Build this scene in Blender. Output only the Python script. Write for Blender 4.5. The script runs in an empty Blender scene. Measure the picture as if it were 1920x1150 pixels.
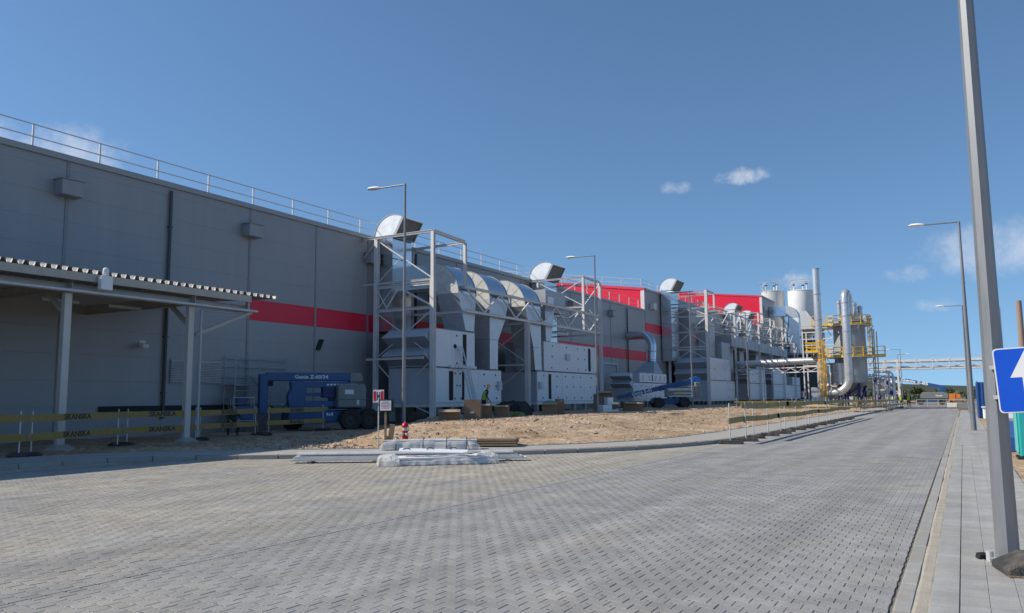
import bpy, bmesh, math, random
from mathutils import Vector, Matrix, noise as mnoise
R = math.radians
rnd = random.Random(7)
S = bpy.context.scene
COL = S.collection

# ------------------------------------------------------------------ camera, sky, sun, exposure
cam = bpy.data.cameras.new('camera'); cam.sensor_width = 36.0; cam.lens = 36.0*1507/1920
cam.clip_start = 0.1; cam.clip_end = 6000
camo = bpy.data.objects.new('camera', cam); COL.objects.link(camo)
yaw, pitch, roll = R(29.108), R(6.525), 0.0087
Fh = Vector((-math.sin(yaw), math.cos(yaw), 0)); UP = Vector((0, 0, 1))
Fw = Fh*math.cos(pitch)+UP*math.sin(pitch)
Rt = Vector((math.cos(yaw), math.sin(yaw), 0)); Uv = -Fh*math.sin(pitch)+UP*math.cos(pitch)
cr, sr = math.cos(roll), math.sin(roll)
R2 = Rt*cr-Uv*sr; U2 = Uv*cr+Rt*sr
mw = Matrix((R2, U2, -Fw)).transposed().to_4x4(); mw.translation = (0, 0, 1.65)
camo.matrix_world = mw
S.camera = camo

SUN = Vector((-.70, -.43, .656)).normalized()
world = bpy.data.worlds.new('World'); S.world = world; world.use_nodes = True
wn = world.node_tree.nodes; wl = world.node_tree.links; wn.clear()
def wnode(t, **k):
    n = wn.new(t)
    for a, b in k.items(): setattr(n, a, b)
    return n
sky = wnode('ShaderNodeTexSky', sky_type='NISHITA', sun_disc=False)
sky.sun_elevation = math.asin(SUN.z); sky.sun_rotation = math.atan2(SUN.x, SUN.y)
sky.altitude = 200; sky.air_density = 1.0; sky.dust_density = 0.2; sky.ozone_density = 4.0
# hazeless summer air: the sky keeps its blue down to the skyline
tcs = wnode('ShaderNodeTexCoord'); sps = wnode('ShaderNodeSeparateXYZ'); wl.new(tcs.outputs['Generated'], sps.inputs[0])
mzs = wnode('ShaderNodeMapRange'); wl.new(sps.outputs[2], mzs.inputs[0]); mzs.inputs[1].default_value = 0; mzs.inputs[2].default_value = 1; mzs.inputs[3].default_value = .125; mzs.inputs[4].default_value = 1
cbs = wnode('ShaderNodeCombineXYZ'); wl.new(sps.outputs[0], cbs.inputs[0]); wl.new(sps.outputs[1], cbs.inputs[1]); wl.new(mzs.outputs[0], cbs.inputs[2]); wl.new(cbs.outputs[0], sky.inputs[0])
tint = wnode('ShaderNodeMix', data_type='RGBA', blend_type='MULTIPLY'); tint.inputs[0].default_value = 1; wl.new(sky.outputs[0], tint.inputs[6]); tint.inputs[7].default_value = (.94, 1.07, 1.09, 1)
SKY_STRENGTH = 0.116
bgs = wnode('ShaderNodeBackground'); bgs.inputs[1].default_value = SKY_STRENGTH
wl.new(tint.outputs[2], bgs.inputs[0])
# fair weather cumulus, as part of the sky: patches by direction, broken up by noise
tc = wnode('ShaderNodeTexCoord')
def patch(d, w, h, seed, th=.62):
    d = Vector(d).normalized(); ax = Vector((0, 0, 1)).cross(d).normalized(); ay = d.cross(ax)
    def dot(v):
        n = wnode('ShaderNodeVectorMath', operation='DOT_PRODUCT'); wl.new(tc.outputs['Generated'], n.inputs[0]); n.inputs[1].default_value = v; return n.outputs['Value']
    def m(op, a, b):
        n = wnode('ShaderNodeMath', operation=op)
        for i, q in enumerate((a, b)):
            if isinstance(q, (int, float)): n.inputs[i].default_value = q
            else: wl.new(q, n.inputs[i])
        return n.outputs[0]
    nz = wnode('ShaderNodeTexNoise'); nz.inputs['Scale'].default_value = 1.6/w; nz.inputs['Detail'].default_value = 7; nz.inputs['Roughness'].default_value = .68
    off = wnode('ShaderNodeVectorMath', operation='ADD'); off.inputs[1].default_value = (seed, seed*1.7, seed*.3)
    wl.new(tc.outputs['Generated'], off.inputs[0]); wl.new(off.outputs[0], nz.inputs['Vector'])
    u = m('DIVIDE', dot(ax), w); v = m('DIVIDE', m('SUBTRACT', dot(ay), -h*.25), h)
    r2 = m('ADD', m('MULTIPLY', u, u), m('MULTIPLY', v, v))
    fall = m('SUBTRACT', 1.0, r2)
    front = m('GREATER_THAN', dot(d), 0.0)
    q = m('ADD', fall, m('MULTIPLY', m('SUBTRACT', nz.outputs['Fac'], th), 2.9))
    rp = wnode('ShaderNodeMapRange', interpolation_type='SMOOTHSTEP'); wl.new(q, rp.inputs[0]); rp.inputs[1].default_value = 0; rp.inputs[2].default_value = 1.7
    return m('MULTIPLY', rp.outputs[0], front)
def mx(a, b):
    n = wnode('ShaderNodeMath', operation='MAXIMUM'); wl.new(a, n.inputs[0]); wl.new(b, n.inputs[1]); return n.outputs[0]
def sc(a, k):
    n = wnode('ShaderNodeMath', operation='MULTIPLY'); wl.new(a, n.inputs[0]); n.inputs[1].default_value = k; return n.outputs[0]
cl = None
for d, w, h, sd, k in [((-.83, .48, .268), .10, .045, 3.1, .62), ((-.212, .94, .262), .040, .012, 1.3, .7), ((-.285, .92, .252), .024, .010, 5.2, .42),
                       ((.085, .985, .160), .125, .040, 9.4, .66), ((-.045, .99, .137), .03, .012, 2.2, .35), ((-.163, .98, .139), .028, .013, 7.7, .55),
                       ((-.02, .99, .10), .03, .010, 4.4, .25), ((.5, .84, .2), .16, .05, 6.1, .7), ((-.93, .2, .2), .14, .05, 8.8, .7),
                       ((.9, .3, .25), .2, .06, 11.3, .7), ((.5, -.8, .3), .2, .07, 12.9, .7)]:
    c = sc(patch(d, w, h, sd, .50 if w > .08 else .56), k); cl = c if cl is None else mx(cl, c)
bgc = wnode('ShaderNodeBackground'); bgc.inputs[0].default_value = (.93, .95, 1, 1); bgc.inputs[1].default_value = .85
mixc = wnode('ShaderNodeMixShader'); wo = wnode('ShaderNodeOutputWorld')
wl.new(cl, mixc.inputs[0]); wl.new(bgs.outputs[0], mixc.inputs[1]); wl.new(bgc.outputs[0], mixc.inputs[2]); wl.new(mixc.outputs[0], wo.inputs[0])

sl = bpy.data.lights.new('sun', 'SUN'); sl.energy = 4.6; sl.angle = R(.5); sl.color = (1, .925, .80)
so = bpy.data.objects.new('sun', sl); COL.objects.link(so); so.location = (-60, -20, 80)
so.rotation_euler = (-SUN).to_track_quat('-Z', 'Y').to_euler()
vs = S.view_settings; vs.view_transform = 'Standard'; vs.look = 'None'; vs.gamma = 1.0; vs.exposure = 0.12; vs.use_curve_mapping = False
S.cycles.max_bounces = 6; S.cycles.caustics_reflective = False; S.cycles.caustics_refractive = False

# ------------------------------------------------------------------ materials
MATS = {}
def pm(name, col, rough=.6, metal=0., var=.12, vs_=3., bump=0., bs=40., streak=0., stain=None, stain_amt=0., stain_scale=.5, trans=0., alpha=1., obj_rand=0., spec=.5):
    m = bpy.data.materials.new(name); m.use_nodes = True; nt = m.node_tree; n = nt.nodes; l = nt.links
    b = n['Principled BSDF']; b.inputs['Roughness'].default_value = rough; b.inputs['Metallic'].default_value = metal
    b.inputs['Specular IOR Level'].default_value = spec
    geo = n.new('ShaderNodeNewGeometry')
    nz = n.new('ShaderNodeTexNoise'); nz.inputs['Scale'].default_value = vs_; nz.inputs['Detail'].default_value = 6; nz.inputs['Roughness'].default_value = .62
    l.new(geo.outputs['Position'], nz.inputs['Vector'])
    if streak:
        mp = n.new('ShaderNodeMapping'); mp.inputs['Scale'].default_value = (1, 1, streak); l.new(geo.outputs['Position'], mp.inputs[0]); l.new(mp.outputs[0], nz.inputs['Vector'])
    mr = n.new('ShaderNodeMapRange'); l.new(nz.outputs['Fac'], mr.inputs[0])
    mr.inputs[1].default_value = .25; mr.inputs[2].default_value = .75; mr.inputs[3].default_value = 1-var; mr.inputs[4].default_value = 1+var
    mul = n.new('ShaderNodeMix'); mul.data_type = 'RGBA'; mul.blend_type = 'MULTIPLY'; mul.inputs[0].default_value = 1
    mul.inputs[6].default_value = (*col, 1); l.new(mr.outputs[0], mul.inputs[7]); out = mul.outputs[2]
    if obj_rand:
        oi = n.new('ShaderNodeObjectInfo'); r3 = n.new('ShaderNodeMapRange'); l.new(oi.outputs['Random'], r3.inputs[0]); r3.inputs[3].default_value = 1-obj_rand; r3.inputs[4].default_value = 1+obj_rand
        m3 = n.new('ShaderNodeMix'); m3.data_type = 'RGBA'; m3.blend_type = 'MULTIPLY'; m3.inputs[0].default_value = 1; l.new(out, m3.inputs[6]); l.new(r3.outputs[0], m3.inputs[7]); out = m3.outputs[2]
    if stain:
        n2 = n.new('ShaderNodeTexNoise'); n2.inputs['Scale'].default_value = stain_scale; n2.inputs['Detail'].default_value = 8; n2.inputs['Roughness'].default_value = .65; l.new(geo.outputs['Position'], n2.inputs['Vector'])
        r2 = n.new('ShaderNodeMapRange'); l.new(n2.outputs['Fac'], r2.inputs[0]); r2.inputs[1].default_value = .45; r2.inputs[2].default_value = .68; r2.inputs[4].default_value = stain_amt
        m2 = n.new('ShaderNodeMix'); m2.data_type = 'RGBA'; l.new(r2.outputs[0], m2.inputs[0]); l.new(out, m2.inputs[6]); m2.inputs[7].default_value = (*stain, 1); out = m2.outputs[2]
    l.new(out, b.inputs['Base Color'])
    rr = n.new('ShaderNodeMapRange'); l.new(nz.outputs['Fac'], rr.inputs[0]); rr.inputs[3].default_value = max(.03, rough-.1); rr.inputs[4].default_value = min(1, rough+.1); l.new(rr.outputs[0], b.inputs['Roughness'])
    if bump:
        bn = n.new('ShaderNodeTexNoise'); bn.inputs['Scale'].default_value = bs; bn.inputs['Detail'].default_value = 4; l.new(geo.outputs['Position'], bn.inputs['Vector'])
        bp = n.new('ShaderNodeBump'); bp.inputs['Strength'].default_value = bump; bp.inputs['Distance'].default_value = .05; l.new(bn.outputs['Fac'], bp.inputs['Height']); l.new(bp.outputs[0], b.inputs['Normal'])
    if trans: b.inputs['Transmission Weight'].default_value = trans
    if alpha < 1: b.inputs['Alpha'].default_value = alpha
    MATS[name] = m
    return m

M = {}
M['panel'] = pm('grey_cladding', (.335, .337, .342), .42, .0, .07, .9, .10, 1.6, streak=.12)
M['panelB'] = pm('mid_grey_cladding', (.335, .337, .342), .42, .0, .07, .9, .10, 1.6, streak=.12)
M['coping'] = pm('coping_metal', (.36, .34, .325), .45, .3, .06)
M['red'] = pm('red_cladding', (.78, .008, .045), .45, 0, .05, .8)
M['redtrim'] = pm('red_trim', (.72, .05, .10), .4, 0, .05)
M['whitetrim'] = pm('white_trim', (.72, .70, .68), .5)
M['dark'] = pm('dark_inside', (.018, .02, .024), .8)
M['plinth'] = pm('plinth_concrete', (.14, .14, .14), .85, 0, .15, 2, .2, 20)
M['galv'] = pm('galvanised_steel', (.56, .56, .56), .5, .25, .12, 4)
M['paintsteel'] = pm('pale_grey_steel', (.74, .72, .70), .5, 0, .10, 3, stain=(.42, .36, .30), stain_amt=.25, stain_scale=1.5)
M['lamp'] = pm('lamp_pole_steel', (.235, .245, .26), .45, .35, .16, 7, streak=.2)
M['duct'] = pm('sheet_duct', (.60, .63, .66), .24, .92, .07, 1.2, .05, 6)
M['ductdull'] = pm('dull_sheet_duct', (.40, .42, .44), .5, .35, .10, 1.4, .06, 5)
M['foil'] = pm('foil_wrap', (.93, .94, .94), .35, .15, .08, 2.2, .25, 7)
M['spangle'] = pm('spangled_galvanised', (.60, .62, .635), .48, .6, .12, 3.5, .05, 6)
M['film'] = pm('milky_film', (.66, .66, .62), .4, 0, .18, 4, .3, 9)
M['ahu'] = pm('unit_panel', (.74, .75, .77), .45, 0, .04, 2)
M['ahugrey'] = pm('unit_side_grey', (.52, .54, .57), .45, 0, .05, 2)
M['grille'] = pm('grille_mesh', (.24, .235, .23), .6, .2)
M['black'] = pm('black_rubber', (.018, .018, .018), .8, 0, .2, 8)
M['tyre'] = pm('dusty_tyre', (.045, .038, .033), .9, 0, .3, 6)
M['rubber'] = pm('recycled_rubber', (.045, .045, .047), .9, 0, .25, 12, .5, 60, stain=(.25, .21, .16), stain_amt=.5, stain_scale=3)
M['blue'] = pm('lift_blue', (.016, .085, .24), .35, 0, .08, 3)
M['liftgrey'] = pm('lift_grey', (.20, .21, .215), .45, 0, .06)
M['white'] = pm('white_paint', (.80, .80, .80), .45, 0, .04)
M['whitefilm'] = pm('white_panel', (.82, .84, .87), .4, 0, .05)
M['yellow'] = pm('safety_yellow', (.86, .50, .012), .5, 0, .08)
M['board'] = pm('barrier_yellow', (.31, .195, .036), .6, 0, .15, 5, stain=(.35, .30, .22), stain_amt=.4, stain_scale=4)
M['boarddull'] = pm('barrier_olive', (.30, .235, .065), .65, 0, .2, 5, stain=(.30, .27, .2), stain_amt=.4, stain_scale=4)
M['letter'] = pm('black_print', (.03, .03, .025), .6)
M['letterwhite'] = pm('white_print', (.8, .8, .8), .5)
M['letterred'] = pm('red_print', (.62, .01, .03), .5)
M['card'] = pm('cardboard', (.27, .185, .12), .85, 0, .12, 6)
M['cardlight'] = pm('light_cardboard', (.42, .29, .19), .85, 0, .12, 6)
M['wood'] = pm('weathered_wood', (.27, .19, .12), .8, 0, .3, 9, .3, 30)
M['hydrant'] = pm('hydrant_red', (.52, .008, .025), .4, 0, .1, 8)
M['silver'] = pm('hydrant_aluminium', (.6, .58, .54), .4, .5)
M['signblue'] = pm('sign_blue', (.003, .085, .60), .4, 0, .04)
M['signred'] = pm('sign_red', (.66, .005, .05), .5)
M['canopy'] = pm('canopy_steel', (.44, .41, .36), .55, 0, .1, 3, streak=.3)
M['post'] = pm('canopy_post_paint', (.58, .55, .50), .6, 0, .1, 3, streak=.3)
M['concrete'] = pm('light_concrete', (.36, .35, .325), .85, 0, .12, 5, .2, 60, stain=(.42, .36, .27), stain_amt=.5, stain_scale=1.2)
M['kerb'] = pm('kerb_concrete', (.33, .32, .30), .85, 0, .14, 6, .2, 60, stain=(.36, .30, .22), stain_amt=.5, stain_scale=2, obj_rand=.08)
M['teal'] = pm('teal_plastic', (.02, .34, .34), .45, 0, .06)
M['teallight'] = pm('pale_teal_plastic', (.12, .48, .46), .45, 0, .06)
M['contblue'] = pm('container_blue', (.02, .09, .30), .5, 0, .1)
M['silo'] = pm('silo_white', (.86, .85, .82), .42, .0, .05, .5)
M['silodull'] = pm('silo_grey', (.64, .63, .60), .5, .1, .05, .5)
M['stack'] = pm('stack_steel', (.62, .62, .62), .30, .55, .22, 6, .08, 18)
M['vessel'] = pm('vessel_cladding', (.40, .42, .43), .5, .4, .06, 1)
M['navy'] = pm('navy_steel', (.016, .022, .16), .5)
M['skin'] = pm('skin', (.42, .25, .18), .6, 0, .05)
M['hivis'] = pm('hi_vis_yellow', (.60, .70, .06), .6, 0, .08, 10)
M['hivisdull'] = pm('hi_vis_green', (.30, .46, .06), .6, 0, .1, 10)
M['cloth'] = pm('dark_cloth', (.02, .022, .03), .85, 0, .2, 12)
M['greencloth'] = pm('green_cloth', (.035, .06, .045), .85, 0, .2, 12)
M['orangehat'] = pm('orange_plastic', (.70, .28, .015), .4)
M['stone'] = pm('stones', (.46, .39, .33), .9, 0, .55, 9)
M['darkstone'] = pm('dark_stones', (.16, .125, .095), .9, 0, .4, 12)
M['orange'] = pm('orange_plastic_sheet', (.72, .20, .03), .5)
M['leaf'] = pm('foliage', (.055, .075, .035), .8, 0, .35, .15)
M['bark'] = pm('bark', (.09, .07, .05), .9)

# paving blocks: grey concrete with dry sand trodden into patches
def paving(name, tint_from, base=(.285, .281, .277), sand=(.372, .340, .282), joint=False):
    m = bpy.data.materials.new(name); m.use_nodes = True; nt = m.node_tree; n = nt.nodes; l = nt.links
    b = n['Principled BSDF']; b.inputs['Roughness'].default_value = .82; b.inputs['Specular IOR Level'].default_value = .35
    geo = n.new('ShaderNodeNewGeometry'); pos = geo.outputs['Position']
    def nz(s, d=6, r=.6, vec=None):
        q = n.new('ShaderNodeTexNoise'); q.inputs['Scale'].default_value = s; q.inputs['Detail'].default_value = d; q.inputs['Roughness'].default_value = r; l.new(vec or pos, q.inputs['Vector']); return q.outputs['Fac']
    def mr(x, a, b_, c, d_, smooth=False):
        q = n.new('ShaderNodeMapRange'); q.interpolation_type = 'SMOOTHSTEP' if smooth else 'LINEAR'; l.new(x, q.inputs[0])
        for i, v in enumerate((a, b_, c, d_)): q.inputs[i+1].default_value = v
        return q.outputs[0]
    def ma(op, a, b_):
        q = n.new('ShaderNodeMath'); q.operation = op
        for i, v in enumerate((a, b_)):
            if isinstance(v, (int, float)): q.inputs[i].default_value = v
            else: l.new(v, q.inputs[i])
        return q.outputs[0]
    sp = n.new('ShaderNodeSeparateXYZ'); l.new(pos, sp.inputs[0])
    # sand lies thick on the apron west of the drain line, thin along the wheel tracks of the road
    apron = mr(sp.outputs['X'], -8.2, -6.3, 1, 0, True)
    near_kerb = mr(sp.outputs['Y'], 9, 22, .0, .35, True)
    bias = ma('ADD', ma('MULTIPLY', apron, ma('ADD', near_kerb, .22)), 0)
    mp = n.new('ShaderNodeMapping'); mp.inputs['Scale'].default_value = (1, .28, 1); l.new(pos, mp.inputs[0])
    patch_ = ma('ADD', ma('MULTIPLY', nz(.42, 7, .62), .65), ma('MULTIPLY', nz(1.1, 6, .6, mp.outputs[0]), .35))
    sandf = mr(ma('ADD', patch_, ma('MULTIPLY', bias, .55)), .46, .78, .05, .95, True)
    mix = n.new('ShaderNodeMix'); mix.data_type = 'RGBA'; l.new(sandf, mix.inputs[0]); mix.inputs[6].default_value = (*base, 1); mix.inputs[7].default_value = (*sand, 1)
    v1 = mr(nz(1.3, 8, .68), .3, .7, .80, 1.15); v2 = mr(nz(60, 3, .6), .3, .7, .86, 1.14)
    mt = n.new('ShaderNodeMapping'); mt.inputs['Scale'].default_value = (1.5, .05, 1); l.new(pos, mt.inputs[0])
    track = mr(nz(1.0, 4, .55, mt.outputs[0]), .38, .62, .88, 1.07)          # wheel tracks along the road
    spill = mr(nz(.75, 8, .7), .62, .72, 1, .74, True)                       # old spills
    tot = ma('MULTIPLY', ma('MULTIPLY', v1, v2), ma('MULTIPLY', track, spill))
    if tint_from == 'attr':
        at = n.new('ShaderNodeAttribute'); at.attribute_name = 'tint'; tot = ma('MULTIPLY', tot, mr(at.outputs['Fac'], 0, 1, .93, 1.07))
    elif tint_from == 'obj':
        oi = n.new('ShaderNodeObjectInfo'); tot = ma('MULTIPLY', tot, mr(oi.outputs['Random'], 0, 1, .93, 1.07))
    else:
        br = n.new('ShaderNodeTexBrick'); l.new(pos, br.inputs['Vector']); br.inputs['Color1'].default_value = (1.06, 1.06, 1.07, 1); br.inputs['Color2'].default_value = (1.0, 1.0, 1.01, 1); br.inputs['Mortar'].default_value = (.86, .85, .82, 1)  # block tones lifted: brightness of far paving at a grazing view put into colour
        br.inputs['Scale'].default_value = 1; br.inputs['Mortar Size'].default_value = .006; br.inputs['Brick Width'].default_value = .2; br.inputs['Row Height'].default_value = .155
        q = n.new('ShaderNodeMix'); q.data_type = 'RGBA'; q.blend_type = 'MULTIPLY'; q.inputs[0].default_value = 1; l.new(mix.outputs[2], q.inputs[6]); l.new(br.outputs['Color'], q.inputs[7]); mix = q
    q = n.new('ShaderNodeMix'); q.data_type = 'RGBA'; q.blend_type = 'MULTIPLY'; q.inputs[0].default_value = 1; l.new(mix.outputs[2], q.inputs[6]); l.new(tot, q.inputs[7])
    l.new(q.outputs[2], b.inputs['Base Color'])
    bp = n.new('ShaderNodeBump'); bp.inputs['Strength'].default_value = .35; bp.inputs['Distance'].default_value = .01; l.new(nz(140, 3), bp.inputs['Height']); l.new(bp.outputs[0], b.inputs['Normal'])
    M[name] = m
    return m
paving('block_single', 'obj'); paving('block_mass', 'attr'); paving('block_far', 'brick')
paving('tile_single', 'obj', (.37, .36, .345), (.43, .40, .345)); paving('tile_mass', 'attr', (.37, .36, .345), (.43, .40, .345)); paving('tile_far', 'brick', (.365, .355, .34), (.43, .40, .345))
M['sandlight'] = pm('dry_sand', (.40, .36, .29), .95, 0, .2, 5, .3, 60)
M['jointapron'] = pm('packed_sand', (.31, .275, .215), .95, 0, .2, 6)
M['jointlight'] = pm('filled_joint', (.22, .20, .17), .95, 0, .2, 8)
M['joint'] = pm('joint_sand', (.235, .21, .175), .95, 0, .3, 6)
def ground_mat(name, c1, c2, c3, s1, s2, bump=.6):
    m = bpy.data.materials.new(name); m.use_nodes = True; nt = m.node_tree; n = nt.nodes; l = nt.links; b = n['Principled BSDF']; b.inputs['Roughness'].default_value = .95; b.inputs['Specular IOR Level'].default_value = .2
    geo = n.new('ShaderNodeNewGeometry'); a = n.new('ShaderNodeTexNoise'); a.inputs['Scale'].default_value = s1; a.inputs['Detail'].default_value = 9; a.inputs['Roughness'].default_value = .68; l.new(geo.outputs['Position'], a.inputs['Vector'])
    r = n.new('ShaderNodeValToRGB'); l.new(a.outputs['Fac'], r.inputs[0]); e = r.color_ramp.elements; e[0].position = .32; e[0].color = (*c1, 1); e[1].position = .68; e[1].color = (*c3, 1); k = e.new(.5); k.color = (*c2, 1)
    d = n.new('ShaderNodeTexNoise'); d.inputs['Scale'].default_value = s2; d.inputs['Detail'].default_value = 5; d.inputs['Roughness'].default_value = .7; l.new(geo.outputs['Position'], d.inputs['Vector'])
    mr = n.new('ShaderNodeMapRange'); l.new(d.outputs['Fac'], mr.inputs[0]); mr.inputs[1].default_value = .3; mr.inputs[2].default_value = .7; mr.inputs[3].default_value = .52; mr.inputs[4].default_value = 1.38
    q = n.new('ShaderNodeMix'); q.data_type = 'RGBA'; q.blend_type = 'MULTIPLY'; q.inputs[0].default_value = 1; l.new(r.outputs[0], q.inputs[6]); l.new(mr.outputs[0], q.inputs[7]); l.new(q.outputs[2], b.inputs['Base Color'])
    bp = n.new('ShaderNodeBump'); bp.inputs['Strength'].default_value = bump; bp.inputs['Distance'].default_value = .06; l.new(d.outputs['Fac'], bp.inputs['Height']); l.new(bp.outputs[0], b.inputs['Normal'])
    M[name] = m
ground_mat('soil', (.34, .225, .135), (.48, .34, .22), (.60, .46, .33), .45, 5, 1.0)
ground_mat('field', (.09, .085, .05), (.14, .125, .07), (.20, .17, .11), .02, .4)
ground_mat('gravelmat', (.20, .17, .13), (.27, .23, .18), (.35, .31, .25), .2, 5)
ground_mat('hillmat', (.04, .05, .03), (.06, .07, .04), (.10, .10, .06), .01, .05, .2)

# ------------------------------------------------------------------ mesh helpers
class MB:
    def __init__(s): s.v = []; s.f = []; s.mi = []; s.cur = 0
    def add(s, vs, fs):
        k = len(s.v); s.v += [tuple(v) for v in vs]
        for f in fs: s.f.append(tuple(i+k for i in f)); s.mi.append(s.cur)
        return s
    def hexa(s, c):    # 8 corners: bottom 4 ccw, top 4 ccw
        return s.add(c, [(3, 2, 1, 0), (4, 5, 6, 7), (0, 1, 5, 4), (1, 2, 6, 5), (2, 3, 7, 6), (3, 0, 4, 7)])
    def box(s, x0, x1, y0, y1, z0, z1):
        return s.hexa([(x0, y0, z0), (x1, y0, z0), (x1, y1, z0), (x0, y1, z0), (x0, y0, z1), (x1, y0, z1), (x1, y1, z1), (x0, y1, z1)])
    def cbox(s, c, d, rz=0, rx=0, ry=0):
        m = Matrix.Rotation(rz, 3, 'Z') @ Matrix.Rotation(ry, 3, 'Y') @ Matrix.Rotation(rx, 3, 'X')
        o = Vector(c); h = Vector(d)/2
        return s.hexa([o+m@Vector((a*h.x, b*h.y, e*h.z)) for e in (-1, 1) for a, b in ((-1, -1), (1, -1), (1, 1), (-1, 1))])
    def bar(s, p, q, w, h=None, up=(0, 0, 1)):
        h = h or w; p = Vector(p); q = Vector(q); d = (q-p).normalized(); u = Vector(up)
        if abs(d.dot(u)) > .98: u = Vector((1, 0, 0))
        a = d.cross(u).normalized()*w/2; b = a.cross(d).normalized()*h/2
        return s.hexa([p-a-b, p+a-b, p+a+b, p-a+b, q-a-b, q+a-b, q+a+b, q-a+b])
    def ibeam(s, p, q, w, h, up=(0, 0, 1), t=.02):
        p = Vector(p); q = Vector(q); d = (q-p).normalized(); u = Vector(up)
        if abs(d.dot(u)) > .98: u = Vector((0, 1, 0))
        a = d.cross(u).normalized(); b = a.cross(d).normalized()
        for k in (-1, 1): s.bar(p+b*k*(h/2-t/2), q+b*k*(h/2-t/2), w, t, up=b)
        s.bar(p, q, t, h-2*t-.004, up=b); return s
    def tube(s, p, q, r, r2=None, n=8, cap=True):
        r2 = r if r2 is None else r2; p = Vector(p); q = Vector(q); d = (q-p).normalized(); u = Vector((0, 0, 1)) if abs(d.z) < .98 else Vector((1, 0, 0))
        a = d.cross(u).normalized(); b = a.cross(d)
        A = [p+(a*math.cos(t)+b*math.sin(t))*r for t in [2*math.pi*i/n for i in range(n)]]
        B = [q+(a*math.cos(t)+b*math.sin(t))*r2 for t in [2*math.pi*i/n for i in range(n)]]
        f = [((i+1) % n, i, n+i, n+(i+1) % n) for i in range(n)]
        if cap: f += [tuple(range(n)), tuple(range(2*n-1, n-1, -1))]
        return s.add(A+B, f)
    def path(s, pts, r, n=8):
        pts = [Vector(p) for p in pts]; rings = []; prev = None
        for i, p in enumerate(pts):
            d = (pts[min(i+1, len(pts)-1)]-pts[max(i-1, 0)]).normalized()
            if prev is None: a = d.orthogonal().normalized()
            else: a = (prev-d*prev.dot(d)).normalized()
            prev = a; b = d.cross(a); rr = r[i] if isinstance(r, (list, tuple)) else r
            rings.append([p+(a*math.cos(t)+b*math.sin(t))*rr for t in [2*math.pi*k/n for k in range(n)]])
        vs_ = [v for g in rings for v in g]
        f = [(g*n+k, g*n+(k+1) % n, (g+1)*n+(k+1) % n, (g+1)*n+k) for g in range(len(pts)-1) for k in range(n)]
        f += [tuple(range(n-1, -1, -1)), tuple(range((len(pts)-1)*n, len(pts)*n))]
        return s.add(vs_, f)
    def lathe(s, c, prof, n=20):
        c = Vector(c); vs_ = [c+Vector((r*math.cos(2*math.pi*k/n), r*math.sin(2*math.pi*k/n), z)) for r, z in prof for k in range(n)]
        f = [(g*n+k, g*n+(k+1) % n, (g+1)*n+(k+1) % n, (g+1)*n+k) for g in range(len(prof)-1) for k in range(n)]
        f += [tuple(range(n-1, -1, -1)), tuple(range((len(prof)-1)*n, len(prof)*n))]
        return s.add(vs_, f)
    def prism(s, poly, plane, a, b):
        def P(u, v, w): return {'xz': (u, w, v), 'yz': (w, u, v), 'xy': (u, v, w)}[plane]
        n = len(poly); vs_ = [P(u, v, a) for u, v in poly]+[P(u, v, b) for u, v in poly]
        return s.add(vs_, [tuple(range(n-1, -1, -1)), tuple(range(n, 2*n))]+[(i, (i+1) % n, n+(i+1) % n, n+i) for i in range(n)])
    def mesh(s, name, mats, smooth=0, bevel=0):
        me = bpy.data.meshes.new(name); me.from_pydata(s.v, [], s.f)
        for m in (mats if isinstance(mats, (list, tuple)) else [mats]): me.materials.append(M[m] if isinstance(m, str) else m)
        me.polygons.foreach_set('material_index', s.mi)
        bm = bmesh.new(); bm.from_mesh(me); bmesh.ops.recalc_face_normals(bm, faces=bm.faces)
        if bevel: bmesh.ops.bevel(bm, geom=[e for e in bm.edges if len(e.link_faces) == 2 and e.calc_face_angle(0) > .6], offset=bevel, segments=1, affect='EDGES', clamp_overlap=True)
        bm.to_mesh(me); bm.free()
        if smooth:
            me.polygons.foreach_set('use_smooth', [True]*len(me.polygons)); me.set_sharp_from_angle(angle=R(smooth))
        me.update(); return me
    def build(s, name, mats, parent=None, smooth=0, bevel=0, **k):
        o = bpy.data.objects.new(name, s.mesh(name, mats, smooth, bevel)); COL.objects.link(o)
        if parent is not None: o.parent = parent
        tag(o, **k); return o
def tag(o, label=None, cat=None, group=None, kind=None):
    if label: o['label'] = label
    if cat: o['category'] = cat
    if group: o['group'] = group
    if kind: o['kind'] = kind
    return o
def thing(name, label, cat, loc=(0, 0, 0), rz=0, group=None):
    o = bpy.data.objects.new(name, None); COL.objects.link(o); o.empty_display_size = .2
    o.location = loc; o.rotation_euler = (0, 0, rz); return tag(o, label, cat, group)
def kids(o): return [c for c in KID.get(o.name, [])]
def copy_tree(o, parent=None, depth=0):
    c = o.copy(); COL.objects.link(c)
    if parent is not None: c.parent = parent
    for ch in [x for x in COL.objects if x.parent == o]: copy_tree(ch, c, depth+1)
    return c
def inst(name, mesh, loc, parent=None, rz=0):
    o = bpy.data.objects.new(name, mesh); COL.objects.link(o); o.location = loc; o.rotation_euler = (0, 0, rz)
    if parent is not None: o.parent = parent
    return o
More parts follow.
